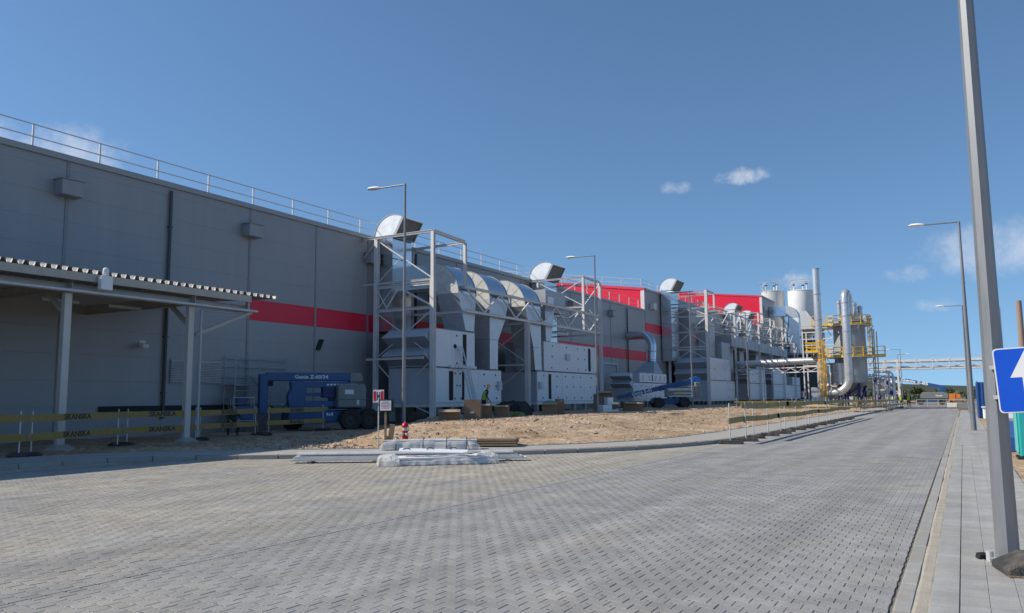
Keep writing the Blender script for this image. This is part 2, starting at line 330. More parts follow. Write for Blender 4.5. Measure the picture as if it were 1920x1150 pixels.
def text(body, size, mat, parent, loc, rot, name='lettering', bold=.012, sx=1.0):
    c = bpy.data.curves.new('t', 'FONT'); c.body = body; c.size = size; c.align_x = 'CENTER'; c.align_y = 'CENTER'; c.extrude = .002; c.offset = bold*size; c.resolution_u = 2
    o = bpy.data.objects.new('t', c); COL.objects.link(o)
    dg = bpy.context.evaluated_depsgraph_get(); me = bpy.data.meshes.new_from_object(o.evaluated_get(dg))
    bpy.data.objects.remove(o); bpy.data.curves.remove(c)
    me.name = name; me.materials.clear(); me.materials.append(M[mat]); me.polygons.foreach_set('material_index', [0]*len(me.polygons))
    o = bpy.data.objects.new(name, me); COL.objects.link(o); o.parent = parent; o.location = loc; o.rotation_euler = rot; o.scale = (sx, 1, 1)
    return o
def smooth(t): t = max(0, min(1, t)); return t*t*(3-2*t)
ORD = 'first second third fourth fifth sixth seventh eighth ninth tenth eleventh twelfth thirteenth fourteenth fifteenth sixteenth'.split()

# ------------------------------------------------------------------ ground, road, kerbs, pavements
KP = [(-21.4, -30), (-21.2, -5), (-21.0, 8), (-20.9, 12), (-20.55, 13.7), (-19.6, 15.2), (-18.2, 16.3), (-16.8, 17.15), (-14, 19), (-11.4, 21.2), (-9.2, 24.2), (-7.9, 28), (-7.5, 33), (-7.45, 60), (-7.45, 126)]
def catmull(P, step):
    out = []
    for i in range(len(P)-1):
        p0, p1, p2, p3 = [Vector(P[max(0, min(len(P)-1, i+k))]) for k in (-1, 0, 1, 2)]
        m1 = (p2-p0)*.5*min(1, (p2-p1).length/max(.01, (p2-p0).length)*2); m2 = (p3-p1)*.5*min(1, (p2-p1).length/max(.01, (p3-p1).length)*2)
        n = max(2, int((p2-p1).length/.15))
        for j in range(n):
            t = j/n; out.append(p1*(2*t**3-3*t*t+1)+m1*(t**3-2*t*t+t)+p2*(-2*t**3+3*t*t)+m2*(t**3-t*t))
    out.append(Vector(P[-1])); res = [out[0]]; acc = 0
    for a, b in zip(out, out[1:]):
        acc += (b-a).length
        if acc >= step: res.append(b); acc = 0
    return res
KL = catmull(KP, 1.0)
KN = []
for i in range(len(KL)):
    d = (KL[min(i+1, len(KL)-1)]-KL[max(0, i-1)]).normalized(); KN.append(Vector((-d.y, d.x)))
OUT = [p+n*1.95 for p, n in zip(KL, KN)]
def interp(L, y):
    lo, hi = 0, len(L)-1
    if y <= L[0].y: return L[0].x
    if y >= L[-1].y: return L[-1].x
    for a, b in zip(L, L[1:]):
        if a.y <= y <= b.y and b.y > a.y: return a.x+(b.x-a.x)*(y-a.y)/(b.y-a.y)
    return L[-1].x
def xk(y): return interp(KL, y)
def xo(y): return interp(OUT, y)
WX = -31.1
LA, LB = Vector((-17.9, 21.0)), Vector((-27.0, 37.0)); LD = (LB-LA).normalized()
def zg(x, y):
    d = (xo(y)-x)*.75
    s = LD.y*(x-LA.x)-LD.x*(y-LA.y)
    r = .54*smooth(d/5)*smooth((s+1.2)/3.2)
    r *= 1-smooth((y-66)/10)*(1-smooth((y-96)/4))*smooth((x+20)/4)
    return .13+r+.05*smooth(d/2)
gb = MB(); gb.add([(-3000, -3000, -.25), (3000, -3000, -.25), (3000, 4000, -.25), (-3000, 4000, -.25)], [(0, 1, 2, 3)])
gb.build('ground', 'field', kind='structure')
YB = 24.0; XR = -.60
rb = MB()
rb.add([(-7.0, -30, -.012), (XR, -30, -.012), (XR, YB, -.012), (-7.0, YB, -.012)], [(0, 1, 2, 3)])
rb.cur = 1; rb.add([(-45, -30, -.0045), (-7.0, -30, -.0045), (-7.0, YB, -.0045), (-45, YB, -.0045)], [(0, 1, 2, 3)])
rb.add([(-7.0, -30, -.012), (-7.0, YB, -.012), (-7.0, YB, -.0045), (-7.0, -30, -.0045)], [(0, 1, 2, 3)])
rb.add([(-45, -30, -.2), (1, -30, -.2), (1, 140, -.2), (-45, 140, -.2)], [(0, 1, 2, 3)])
road = rb.build('road', ['joint', 'jointapron'], kind='structure')
fb = MB(); fb.add([(-12, YB, 0), (XR, YB, 0), (XR, 132, 0), (-12, 132, 0)], [(0, 1, 2, 3)])
fb.add([(-60, 132, .002), (60, 132, .002), (60, 139, .002), (-60, 139, .002)], [(0, 1, 2, 3)])
fb.build('paving', 'block_far', road, kind='stuff')

def proj(x, y, z=0.):
    p = Vector((x, y, z))-Vector((0, 0, 1.65)); w = p.dot(Fw)
    if w < .2: return None
    return (p.dot(R2)/w*1507+960, 575-p.dot(U2)/w*1507, w)
BO = [(-.098, -.0875), (-.06, -.0875), (-.04, -.0625), (.04, -.0625), (.06, -.0875), (.098, -.0875), (.098, .0875), (.06, .0875), (.04, .0625), (-.04, .0625), (-.06, .0875), (-.098, .0875)]
def block_geo(cx, cy, z, xmin, xmax, tx=0., ty=0.):
    vs_ = []; lim = lambda v: min(max(v, xmin-cx), xmax-cx)
    for q, (k, dz) in enumerate(((1, -.013), (1, -.004), (.93, 0))):
        for x, y in BO:
            xx = lim(x*(k if q < 2 else .95)); vs_.append((cx+xx, cy+y*k, z+dz+xx*tx+y*ty))
    f = [(r*12+i, r*12+(i+1) % 12, (r+1)*12+(i+1) % 12, (r+1)*12+i) for r in (0, 1) for i in range(12)]+[tuple(range(24, 36))]
    return vs_, f
import array
cells = []
y = 2.2; row = 0
while y < YB-.08:
    xl = max(xk(y)+.06, -1.95*y-7)
    if y < 12: xl = max(-20.9, xl)
    for x0, x1 in ((xl, -7.012), (-6.988, XR-.012)):
        nx = int((x1-x0)/.2)+2
        for i in range(nx):
            cx = x1-.1-i*.2+(.1 if row % 2 else 0)
            lo, hi = max(cx-.1, x0), min(cx+.1, x1)
            if hi-lo < .035: continue
            cells.append((cx, y, x0, x1, hi-lo > .195))
    y += .155; row += 1
scored = []
for c in cells:
    p = proj(c[0], c[1])
    if c[4] and p and -10 < p[0] < 1930 and p[1] < 1165: scored.append((p[2], c))
scored.sort(key=lambda t: t[0]); single = set(id(c) for _, c in scored[:300])
mb = MB(); mb.add(*block_geo(0, 0, 0, -9, 9)); bme = mb.mesh('paving_block', 'block_single')
vsA, fsA, tint = [], [], []
for c in cells:
    zz = rnd.uniform(-.0015, .0015); tx, ty = rnd.uniform(-.012, .012), rnd.uniform(-.012, .012)
    if id(c) in single:
        o = inst('paving_block', bme, (c[0], c[1], zz), road); o.rotation_euler = (ty, -tx, 0)
    else:
        v, f = block_geo(c[0], c[1], zz, c[2], c[3], tx, ty); k = len(vsA); vsA += v; fsA += [tuple(i+k for i in q) for q in f]; tint += [rnd.random()]*len(v)
me = bpy.data.meshes.new('paving_blocks'); me.from_pydata(vsA, [], fsA); me.materials.append(M['block_mass'])
at = me.attributes.new('tint', 'FLOAT', 'POINT'); at.data.foreach_set('value', array.array('f', tint)); me.update()
o = bpy.data.objects.new('paving_blocks', me); COL.objects.link(o); o.parent = road; o['kind'] = 'stuff'

# right-hand edge: kerb stones laid flush, sandy strip, tiled pavement
pave = MB(); pave.add([(XR+.008, -30, .004), (.82, -30, .004), (.82, 131, .004), (XR+.008, 131, .004)], [(0, 1, 2, 3)])
pave.add([(XR+.008, -30, -.19), (XR+.008, -30, .004), (XR+.008, 131, .004), (XR+.008, 131, -.19)], [(0, 1, 2, 3)])
pavement = pave.build('pavement', 'jointlight', kind='structure')
kb = MB().box(-.065, .065, -.495, .495, -.15, .018).mesh('kerb_stone', 'kerb', bevel=.008)
for i in range(60): inst('kerb_stone', kb, (-.51+rnd.uniform(-.004, .004), 4+i+.5, rnd.uniform(-.004, .004)), pavement)
MB().box(-.575, -.445, 64.02, 131, -.15, .016).build('kerb_run', 'kerb', pavement)
sb = MB(); n = 150
for i in range(n):
    y0 = 4+i*.4; 
    for j in range(5):
        pass
sv, sf = [], []
for i in range(260):
    yy = 3+i*.25
    for j, xx in enumerate((-.452, -.42, -.385, -.345, -.30)):
        sv.append((xx+(mnoise.noise((xx*3, yy*1.3, 2))*.05 if j in (0, 4) else 0), yy, .006+(.012 if j in (1, 2, 3) else 0)*(1+mnoise.noise((xx*5, yy, 0)))+(0 if j < 4 else .002)))
    if i: sf += [((i-1)*5+j, (i-1)*5+j+1, i*5+j+1, i*5+j) for j in range(4)]
MB().add(sv, sf).build('sand', 'sandlight', pavement, kind='stuff')
tmb = MB()
def tile_geo(cx, cy, z, hx, hy):
    v = [(cx+a*hx*k, cy+b*hy*k, z+dz) for k, dz in ((1, -.012), (1, -.003), (.97, 0)) for a, b in ((-1, -1), (1, -1), (1, 1), (-1, 1))]
    f = [(r*4+i, r*4+(i+1) % 4, (r+1)*4+(i+1) % 4, (r+1)*4+i) for r in (0, 1) for i in range(4)]+[(8, 9, 10, 11)]
    return v, f
tcells = []
xs = [-.232, -.019, .188, .395, .602, .77]
for k, cx in enumerate(xs):
    yy = 4.0+(.05 if k % 2 else 0)
    while yy < 30: tcells.append((cx, yy)); yy += .105
tcells = [c for c in tcells if (lambda p: p and p[1] < 1400)(proj(*c))]
tme = MB().add(*tile_geo(0, 0, .017, .1025, .050)).mesh('paving_tile', 'tile_single')
tcells.sort(key=lambda c: c[1]); vsA, fsA, tint = [], [], []
for i, c in enumerate(tcells):
    zz = rnd.uniform(-.002, .002)
    if 0 <= i-0 < 300 and True: inst('paving_tile', tme, (c[0], c[1], zz), pavement)
    else:
        v, f = tile_geo(c[0], c[1], .017+zz, .1025, .050); k = len(vsA); vsA += v; fsA += [tuple(q+k for q in ff) for ff in f]; tint += [rnd.random()]*len(v)
me = bpy.data.meshes.new('paving_tiles'); me.from_pydata(vsA, [], fsA); me.materials.append(M['tile_mass'])
at = me.attributes.new('tint', 'FLOAT', 'POINT'); at.data.foreach_set('value', array.array('f', tint)); me.update()
o = bpy.data.objects.new('paving_tiles', me); COL.objects.link(o); o.parent = pavement; o['kind'] = 'stuff'
MB().add([(-.34, 30, .018), (.82, 30, .018), (.82, 131, .018), (-.34, 131, .018)], [(0, 1, 2, 3)]).build('far_paving', 'tile_far', pavement, kind='stuff')

# left-hand kerb and light concrete walkway that curves round the yard
wv, wf = [], []
for i, (a, nrm, b) in enumerate(zip(KL, KN, OUT)):
    q = a+nrm*.09
    wv += [(q.x, q.y, .125), (b.x, b.y, .14)]
    if i: wf.append((2*i-2, 2*i, 2*i+1, 2*i-1))
walk = MB().add(wv, wf).build('walkway', 'concrete', kind='structure')
rest = MB()
km = MB().box(-.49, .49, -.07, .07, -.3, .122).mesh('kerb_stone', 'kerb', bevel=.012)
for i in range(len(KL)-1):
    a, b = KL[i], KL[i+1]; mid = (a+b)/2+(KN[i]*.02); ang = math.atan2(b.y-a.y, b.x-a.x)
    if 6 < mid.y < 70:
        o = inst('kerb_stone', km, (mid.x, mid.y, rnd.uniform(-.004, .004)), walk, ang); o.scale = ((b-a).length/1.0, 1, 1)
    else: rest.cbox((mid.x, mid.y, -.09), ((b-a).length, .14, .42), ang)
rest.build('kerb_run', 'kerb', walk)
# orange warning line painted along the kerb top
lv, lf = [], []
idx = [i for i, p in enumerate(KL) if 20 < p.y < 29]
for k, i in enumerate(idx):
    p, q = KL[i]+KN[i]*.105, KL[i]+KN[i]*.16
    lv += [(p.x, p.y, .1295), (q.x, q.y, .1295)]
    if k: lf.append((2*k-2, 2*k, 2*k+1, 2*k-1))
MB().add(lv, lf).build('painted_line', pm('faded_orange', (.50, .30, .14), .8), walk)
# back edging of the walkway
ev = MB()
for i in range(len(OUT)-1):
    a, b = OUT[i], OUT[i+1]
    if a.y > 10: ev.cbox(((a.x+b.x)/2, (a.y+b.y)/2, .06), ((b-a).length, .07, .2), math.atan2(b.y-a.y, b.x-a.x))
ev.build('edging', 'kerb', walk)

# bare soil yard
ys = [-30, -10, 0, 4]+[6+.35*i for i in range(90)]+[37.5+.6*i for i in range(45)]+[65+1.5*i for i in range(40)]+[126, 140, 170, 220]
NC = 56; dv, df = [], []
for i, yy in enumerate(ys):
    a = xo(yy)-.05; b = WX-1
    for j in range(NC):
        t = (j/(NC-1))**1.6; xx = a+(b-a)*t
        z = zg(xx, yy); dd = a-xx
        k = smooth(dd/.8)*(1 if yy > 14 else .4)*smooth((yy-8)/4)
        z += k*(.05*mnoise.noise((xx*.55, yy*.55, 0))+.055*mnoise.noise((xx*1.7, yy*1.7, 3))+.045*mnoise.noise((xx*4.3, yy*4.3, 5)))
        for rc in (3.2, 4.9):      # wheel ruts left by the machines
            e = dd-rc-.5*math.sin(yy*.21); z += k*(.07*math.exp(-((abs(e)-.32)/.13)**2)-.09*math.exp(-(e/.2)**2))
        z += .05*smooth(dd/.4)*(1-smooth((dd-.6)/1.6))*smooth((yy-18)/4)*(1+mnoise.noise((xx, yy, 9)))
        if j == 0: z = .125
        dv.append((xx, yy, z))
    if i: df += [((i-1)*NC+j, (i-1)*NC+j+1, i*NC+j+1, i*NC+j) for j in range(NC-1)]
yard = MB().add(dv, df).build('soil_yard', 'soil', kind='structure', smooth=60)
# clods and stones lying on it
ico = [(0, 0, 1), (.89, 0, .45), (.28, .85, .45), (-.72, .53, .45), (-.72, -.53, .45), (.28, -.85, .45), (.72, .53, -.3), (-.28, .85, -.3), (-.89, 0, -.3), (-.28, -.85, -.3), (.72, -.53, -.3)]
icf = [(0, 1, 2), (0, 2, 3), (0, 3, 4), (0, 4, 5), (0, 5, 1), (1, 6, 2), (2, 7, 3), (3, 8, 4), (4, 9, 5), (5, 10, 1), (2, 6, 7), (3, 7, 8), (4, 8, 9), (5, 9, 10), (1, 10, 6)]
st = MB(); st2 = MB(); st3 = MB()
for _ in range(9500):
    yy = 17+rnd.random()**1.5*55; a = xo(yy); xx = a-.1-rnd.random()**1.4*min(13, a+30)
    if xx < -24 or (yy < 19 and xx < -20): continue
    r_ = rnd.uniform(.010, .042)*(1+1.5*(rnd.random() < .05)); z = zg(xx, yy)+.02
    a1, a2, a3 = rnd.uniform(.6, 1.4)*r_, rnd.uniform(.6, 1.4)*r_, rnd.uniform(.4, .9)*r_; c_, s_ = math.cos(xx*99), math.sin(xx*99)
    pk = rnd.random(); (st if pk < .4 else st2 if pk < .75 else st3).add([(xx+(x*c_*a1-y_*s_*a2), yy+(x*s_*a1+y_*c_*a2), z+zz*a3) for x, y_, zz in ico], icf)
st.build('stones', 'stone', kind='stuff'); st2.build('clods', 'soil', kind='stuff'); st3.build('dark_stones', 'darkstone', kind='stuff')
# broken pinkish rubble heap by the walkway edge
rb_ = MB()
for _ in range(34):
    t = rnd.random(); xx = -18.6+2.6*t+rnd.uniform(-.25, .25); yy = 19.0+1.5*t+rnd.uniform(-.3, .3); r_ = rnd.uniform(.02, .06)
    rb_.cbox((xx, yy, zg(xx, yy)+r_*.6), (r_*2, r_*1.5, r_), rnd.random()*6, rnd.random(), rnd.random())
rb_.build('rubble', pm('rubble_mix', (.42, .32, .27), .9, 0, .45, 14), kind='stuff')

# rough ground right of the pavement and beyond the road
g2 = []; gf = []
for i in range(70):
    yy = -10+i*2.2
    for j in range(14):
        xx = .83+j*j*.12
        g2.append((xx, yy, .0+(0 if j == 0 else .06*mnoise.noise((xx*.8, yy*.8, 1))-.01)))
    if i: gf += [((i-1)*14+j, (i-1)*14+j+1, i*14+j+1, i*14+j) for j in range(13)]
MB().add(g2, gf).build('verge', 'soil', kind='structure', smooth=60)
MB().add([(-80, 139, -.01), (80, 139, -.01), (80, 230, .2), (-80, 230, .2)], [(0, 1, 2, 3)]).build('gravel_field', 'gravelmat', kind='structure')

# ------------------------------------------------------------------ factory halls
def hall(label, y0, y1, H, x1, rows, bands, seams, endz=None, slope=.1, mat='panel', endmat='red', endrows=1, coping_end='redtrim'):
    t = thing('factory_hall', label, 'factory hall', (x1, y0, 0))
    def L(b): # build in world coords, shift to local
        for i, v in enumerate(b.v): b.v[i] = (v[0]-x1, v[1]-y0, v[2])
        return b
    L(MB().box(-95, x1-.10, y0+.06, y1, -.2, H-.1)).build('wall_core', mat, t)
    cache = {}
    for a, b in zip(seams, seams[1:]):
        for k, (z0, z1) in enumerate(zip(rows, rows[1:])):
            col = mat
            for (bz, by0, by1) in bands:
                if abs((z0+z1)/2-bz) < .5 and by0 <= (a+b)/2 <= by1: col = 'red'
            key = (round(b-a, 3), round(z1-z0, 3), col)
            if key not in cache:
                cache[key] = MB().box(-.098, 0, .004, b-a-.004, .0015, z1-z0-.0015).mesh('wall_panel', col, bevel=.0025)
            inst('wall_panel', cache[key], (0, a-y0, z0), t)
    if endz:
        z = endz; hh = (H-.3-endz)/endrows; xs_ = [x1-.012-5.97*i for i in range(8)]
        for xa, xb in zip(xs_[1:], xs_):
            for i in range(endrows):
                key = ('e', round(xb-xa, 2), i and 1)
                if key not in cache: cache[key] = MB().box(.006, xb-xa-.006, -.02, .055, .004, hh-.004).mesh('wall_panel', endmat, bevel=.006)
                if i < endrows-1: inst('wall_panel', cache[key], (xa-x1, 0, z+i*hh), t)
                else:
                    za, zb_ = H-.3+slope*min(x1-xa, 20), H-.3+slope*min(x1-xb, 20); b = MB(); z_ = z+i*hh+.004
                    L(b.hexa([(xa+.006, y0-.02, z_), (xb-.006, y0-.02, z_), (xb-.006, y0+.055, z_), (xa+.006, y0+.055, z_), (xa+.006, y0-.02, za), (xb-.006, y0-.02, zb_), (xb-.006, y0+.055, zb_), (xa+.006, y0+.055, za)])).build('wall_panel', endmat, t)
        cp = MB(); zr = H+slope*20
        cp.hexa([(x1-20, y0-.10, zr-.3), (x1+.03, y0-.10, H-.3), (x1+.03, y0+.2, H-.3), (x1-20, y0+.2, zr-.3), (x1-20, y0-.10, zr), (x1+.03, y0-.10, H), (x1+.03, y0+.2, H), (x1-20, y0+.2, zr)])
        cp.box(-95, x1-20.002, y0-.10, y0+.2, zr-.3, zr)
        L(cp).build('coping', coping_end, t)
        L(MB().box(x1-.42, x1+.02, y0-.13, y0-.025, endz+.02, H-.31)).build('corner_trim', 'whitetrim', t)
    L(MB().box(x1-.5, x1+.10, y0+(.21 if endz else 0), y1, H-.24, H)).build('coping', 'coping', t)
    zr = H-.05+slope*20
    L(MB().prism([(x1-.51, H-.15), (x1-.51, H-.02), (x1-20, zr), (-95, zr), (-95, H-.15)], 'xz', y0+.21, y1)).build('roof', 'coping', t)
    return t, L
def railing(t, L, x, ya, yb, step, y_first, z, xend=None, sl=0):
    b = MB()
    for zz in (z+.55, z+1.05): b.tube((x, ya, zz), (x, yb, zz), .024, n=6)
    if xend:
        for zz in (z+.55, z+1.05): b.tube((x, ya, zz), (xend, ya, zz+sl*(x-xend)), .024, n=6)
    r_ = L(b).build('railing', 'galv', t)
    yy = y_first
    pmesh = None
    while yy <= yb:
        if yy >= ya:
            if pmesh is None: pmesh = MB().box(-.03, .03, -.03, .03, -.15, 1.08).mesh('post', 'galv')
            inst('post', pmesh, (x-t.location.x, yy-t.location.y, z), r_)
        yy += step
    if xend:
        xx = x-2.4
        while xx > xend: inst('post', pmesh, (xx-t.location.x, ya-t.location.y, z+sl*(x-xx)), r_); xx -= 2.4
rowsA = [.42, 1.45, 2.51, 3.57, 4.63, 5.69, 6.75, 7.81, 8.87, 9.93, 10.99, 11.37]
seamsA = [23.8+4.8*k for k in range(-7, 14)]; seamsA[-1] = 87.0-.07
hA, LA_ = hall('long grey hall with red stripe, nearest and lowest of the three factory halls', -9.8, 87.0, 11.6, WX, rowsA, [(6.22, 28.5, 86.9)], seamsA)
railing(hA, LA_, WX-.5, -9, 86.5, 2.85, 17.78-2.85*9, 11.6)
rowsB = [.42+.0, 1.5]+[2.55+1.05*k for k in range(11)]+[13.87]
rowsB = [.42, 1.55, 2.63, 3.71, 4.79, 5.87, 6.95, 8.03, 9.05, 10.12, 11.2, 12.28, 13.36, 13.87]
seamsB = [87.06+.0]+[91.8+4.8*k for k in range(13)]; seamsB[-1] = 149.94
hB, LB_ = hall('middle grey factory hall with red end wall and roof railing rising behind the first hall', 87.0, 150.0, 14.1, WX-.004, rowsB, [(9.6, 87, 150)], seamsB, 11.55, mat='panelB', endrows=2, slope=.137)
railing(hB, LB_, WX-.5, 87.3, 149, 2.85, 87.3, 14.1, -50, .137)
rowsC = [.42]+[1.5+1.08*k for k in range(17)]+[19.77]
hC, LC_ = hall('tallest and farthest grey factory hall with broad red end wall', 150.0, 161.5, 20.0, WX-.008, rowsC, [], [150.06, 155.8, 161.4], 14.05, mat='panelB', endrows=5, slope=.11)
hD, LD_ = hall('low dark grey annexe with red stripes beyond the tallest hall', 161.5, 225.0, 9.4, WX+.8, [.42, 1.7, 2.9, 4.1, 5.3, 6.5, 7.7, 9.15], [(3.5, 160, 230), (7.1, 160, 230)], [161.56+5.28*k for k in range(13)], None)
def wallbits():
    # ventilation boxes, downpipes, louvres, lamp, tilted hatch, gate
    vb = MB(); vb.box(0, .55, -.45, .45, 0, .62); vb.box(.0, .60, -.50, .50, .621, .66); vm = vb.mesh('vent_box', 'panel', bevel=.012)
    for yy in (18.9, 28.5, 38.0, 47.6, 57.2, 66.8, 76.4): inst('vent_box', vm, (.012, yy+9.8, 9.85), hA)
    vm2 = MB().box(0, .5, -.5, .5, 0, .75).mesh('vent_box', 'whitetrim', bevel=.012)
    inst('vent_box', vm2, (.012, 89.2-87, 11.75), hB); inst('vent_box', vm2, (.012, 1.6, 17.4), hC)
    dp = MB(); dp.tube((.10, 0, .9), (.10, 0, 11.2), .07, n=8)
    for z in (2, 4.5, 7, 9.5): dp.box(0.002, .17, -.10, .10, z, z+.05)
    dm = dp.mesh('downpipe', pm('slate_pipe', (.075, .085, .09), .5), smooth=40)
    for yy in (23.8, 42.7, 61.9, 81.1): inst('downpipe', dm, (.012, yy+9.8, 0), hA)
    jb = MB().box(.0, .025, -.07, .07, .5, 11.3).mesh('joint_strip', pm('strip_grey', (.27, .27, .275), .5), bevel=.004)
    for yy in (19.0, 28.6, 33.4, 37.9, 47.8, 57.4, 67.0, 76.6): inst('joint_strip', jb, (.003, yy+9.8, 0), hA)
    for ya, yb in ((24.15, 25.35), (25.75, 26.95)):
        f = MB(); f.box(.004, .03, ya, yb, 2.45, 3.55); lv_ = LA_(f.__class__().box(WX+.004, WX+.05, ya, yb, 2.45, 3.55)).build('louvre', pm('louvre_frame', (.34, .36, .40), .5), hA)
        sm = MB().hexa([(0, 0, 0), (.085, 0, -.03), (.09, yb-ya, -.03), (0, yb-ya, 0), (0, 0, .012), (.09, 0, -.018), (.09, yb-ya, -.018), (0, yb-ya, .012)]).mesh('slat', 'whitetrim')
        for k in range(13): inst('slat', sm, (.052, ya+9.8, 2.54+k*.078), lv_)
    cb = MB(); cb.tube((.02, 22.7+9.8, 4.15), (.32, 22.7+9.8, 4.1), .035, n=8); cb.cbox((.42, 22.5+9.8, 4.05), (.18, .42, .16), R(20), 0, R(12)); cb.box(.004, .03, 22.55+9.8, 22.85+9.8, 4.0, 4.3)
    cb.build('floodlight', 'whitetrim', hA)
    hb = MB(); hb.hexa([(.01, 33.45+9.8, 4.42), (.09, 33.45+9.8, 4.40), (.09, 33.78+9.8, 4.40), (.01, 33.78+9.8, 4.42), (.01, 33.75+9.8, 5.02), (.05, 33.75+9.8, 5.0), (.05, 34.12+9.8, 5.0), (.01, 34.12+9.8, 5.02)])
    hb.build('open_flap', 'dark', hA)
    pl = MB().box(.004, .10, 20.8+9.8, 28+9.8, 1.25, 1.47); pl.build('bumper_rail', 'dark', hA)
    g = MB(); g.box(.004, .12, 74.2+9.8, 77.6+9.8, .5, 4.9); gt = g.build('gate', 'ductdull', hA)
    fr = MB(); fr.box(.01, .22, 74.05+9.8, 74.25+9.8, .5, 4.95); fr.box(.01, .22, 77.55+9.8, 77.75+9.8, .5, 4.95); fr.box(.01, .22, 74.05+9.8, 77.75+9.8, 4.953, 5.15); fr.build('gate_frame', 'galv', gt)
wallbits()

# ------------------------------------------------------------------ loading canopy in front of the long wall
def canopy():
    X1 = -24.4; ya, yb = -6.0, 23.6; zt = 5.92
    t = thing('loading_canopy', 'open loading canopy with trapezoid metal roof against the long grey wall', 'canopy', (X1, 15.3, zg(X1, 15.3)))
    ox, oy, oz = t.location
    def B(b, *a, **k):
        b.v = [(x-ox, y-oy, z-oz) for x, y, z in b.v]; return b.build(*a, **k)
    # profiled sheet: ribs run towards the wall, slight fall to the front edge
    pitch = .34; prof = []; y = ya
    while y < yb-.01:
        prof += [(y, .13), (y+.10, .13), (y+.15, 0), (y+.29, 0)]; y += pitch
    prof += [(y, .13)]
    sv, sf = [], []
    for (yy, dz) in prof:
        for (xx, zz) in ((X1, zt-.13), (WX+.05, zt+.12)):
            sv += [(xx, yy, zz+dz), (xx, yy, zz+dz-.008)]
    for i in range(len(prof)-1):
        a = 4*i; b = a+4
        sf += [(a, b, b+2, a+2), (a+1, a+3, b+3, b+1), (a, a+1, b+1, b)]
    B(MB().add(sv, sf), 'roof_sheet', 'canopy', t)
    fm = MB().prism([(-.07, .125), (.07, .125), (.03, .008), (-.03, .008)], 'yz', -.03, .0).mesh('rib_closure', CLOS)
    y = ya
    while y < yb-.3:
        inst('rib_closure', fm, (X1-.004-ox, y+.22-oy, zt-.13-oz), t); y += pitch
    B(MB().box(X1-.06, X1+.0, ya, 22.6, zt-.40, zt-.145), 'fascia', 'canopy', t)
    B(MB().ibeam((X1-.35, ya, 5.28), (X1-.35, 22.7, 5.28), .16, .26), 'edge_beam', 'canopy', t)
    B(MB().tube((X1+.02, ya, 5.14), (X1+.02, 22.9, 5.18), .055, n=10), 'edge_pipe', 'galv', t, smooth=40)
    for yy in (5.3, 10.3, 15.3, 20.0):
        zf = zg(X1, yy)-.25
        p = MB(); p.cbox((X1-.35, yy, (5.0+zf)/2+.12), (.20, .24, 5.0-zf)); B(p, 'post', 'post', t, bevel=.01)
        B(MB().ibeam((WX+.02, yy, 5.36), (X1-.08, yy, 5.36), .18, .36), 'cross_beam', 'canopy', t)
        B(MB().bar((X1-.55, yy, 4.55), (X1-1.45, yy, 5.25), .12, .14), 'brace', 'canopy', t)
        f = MB(); f.lathe((X1-.35, yy, zf), [(.50, -.1), (.46, .28), (.22, .42)], 8); B(f, 'footing', 'concrete', t)
    B(MB().bar((X1-.33, 20.25, 4.1), (X1-.05, 22.65, 5.12), .10, .12), 'brace', 'canopy', t)
    B(MB().bar((X1-.2, 22.6, 5.1), (X1-.2, 22.6, 5.75), .10, .12), 'hanger', 'canopy', t)
    d = MB(); d.tube((X1-.12, 20.32, .35), (X1-.12, 20.32, 5.0), .05, n=8); d.tube((X1-.12, 20.32, 5.0), (X1-.12, 22.3, 5.08), .04, n=8)
    B(d, 'drain_pipe', 'ductdull', t)
    bx = MB(); bx.box(X1+.05, X1+.26, 16.05, 16.45, 5.28, 5.74); bx.tube((X1+.15, 16.25, 5.74), (X1+.15, 16.25, 5.93), .10, n=10); bx.lathe((X1+.15, 16.25, 5.93), [(.10, 0), (.08, .06), (.03, .09)], 10)
    B(bx, 'control_box', 'white', t, bevel=.01)
    for yy in (15.5, 17.9, 12.8): B(MB().box(X1-2.2, X1-2.05, yy, yy+1.3, 5.02, 5.12), 'strip_light', 'ductdull', t)
    B(MB().tube((X1+.08, ya, 5.42), (X1+.08, 17.6, 5.44), .018, n=6), 'cable', 'black', t)
    # small door visible under the canopy
CLOS = bpy.data.materials.new('translucent_closure'); CLOS.use_nodes = True
_n = CLOS.node_tree.nodes; _n['Principled BSDF'].inputs['Base Color'].default_value = (.85, .86, .86, 1)
_tr = _n.new('ShaderNodeBsdfTranslucent'); _tr.inputs[0].default_value = (.9, .9, .9, 1); _ms = _n.new('ShaderNodeMixShader'); _ms.inputs[0].default_value = .6
CLOS.node_tree.links.new(_n['Principled BSDF'].outputs[0], _ms.inputs[1]); CLOS.node_tree.links.new(_tr.outputs[0], _ms.inputs[2]); CLOS.node_tree.links.new(_ms.outputs[0], _n['Material Output'].inputs[0])
canopy()

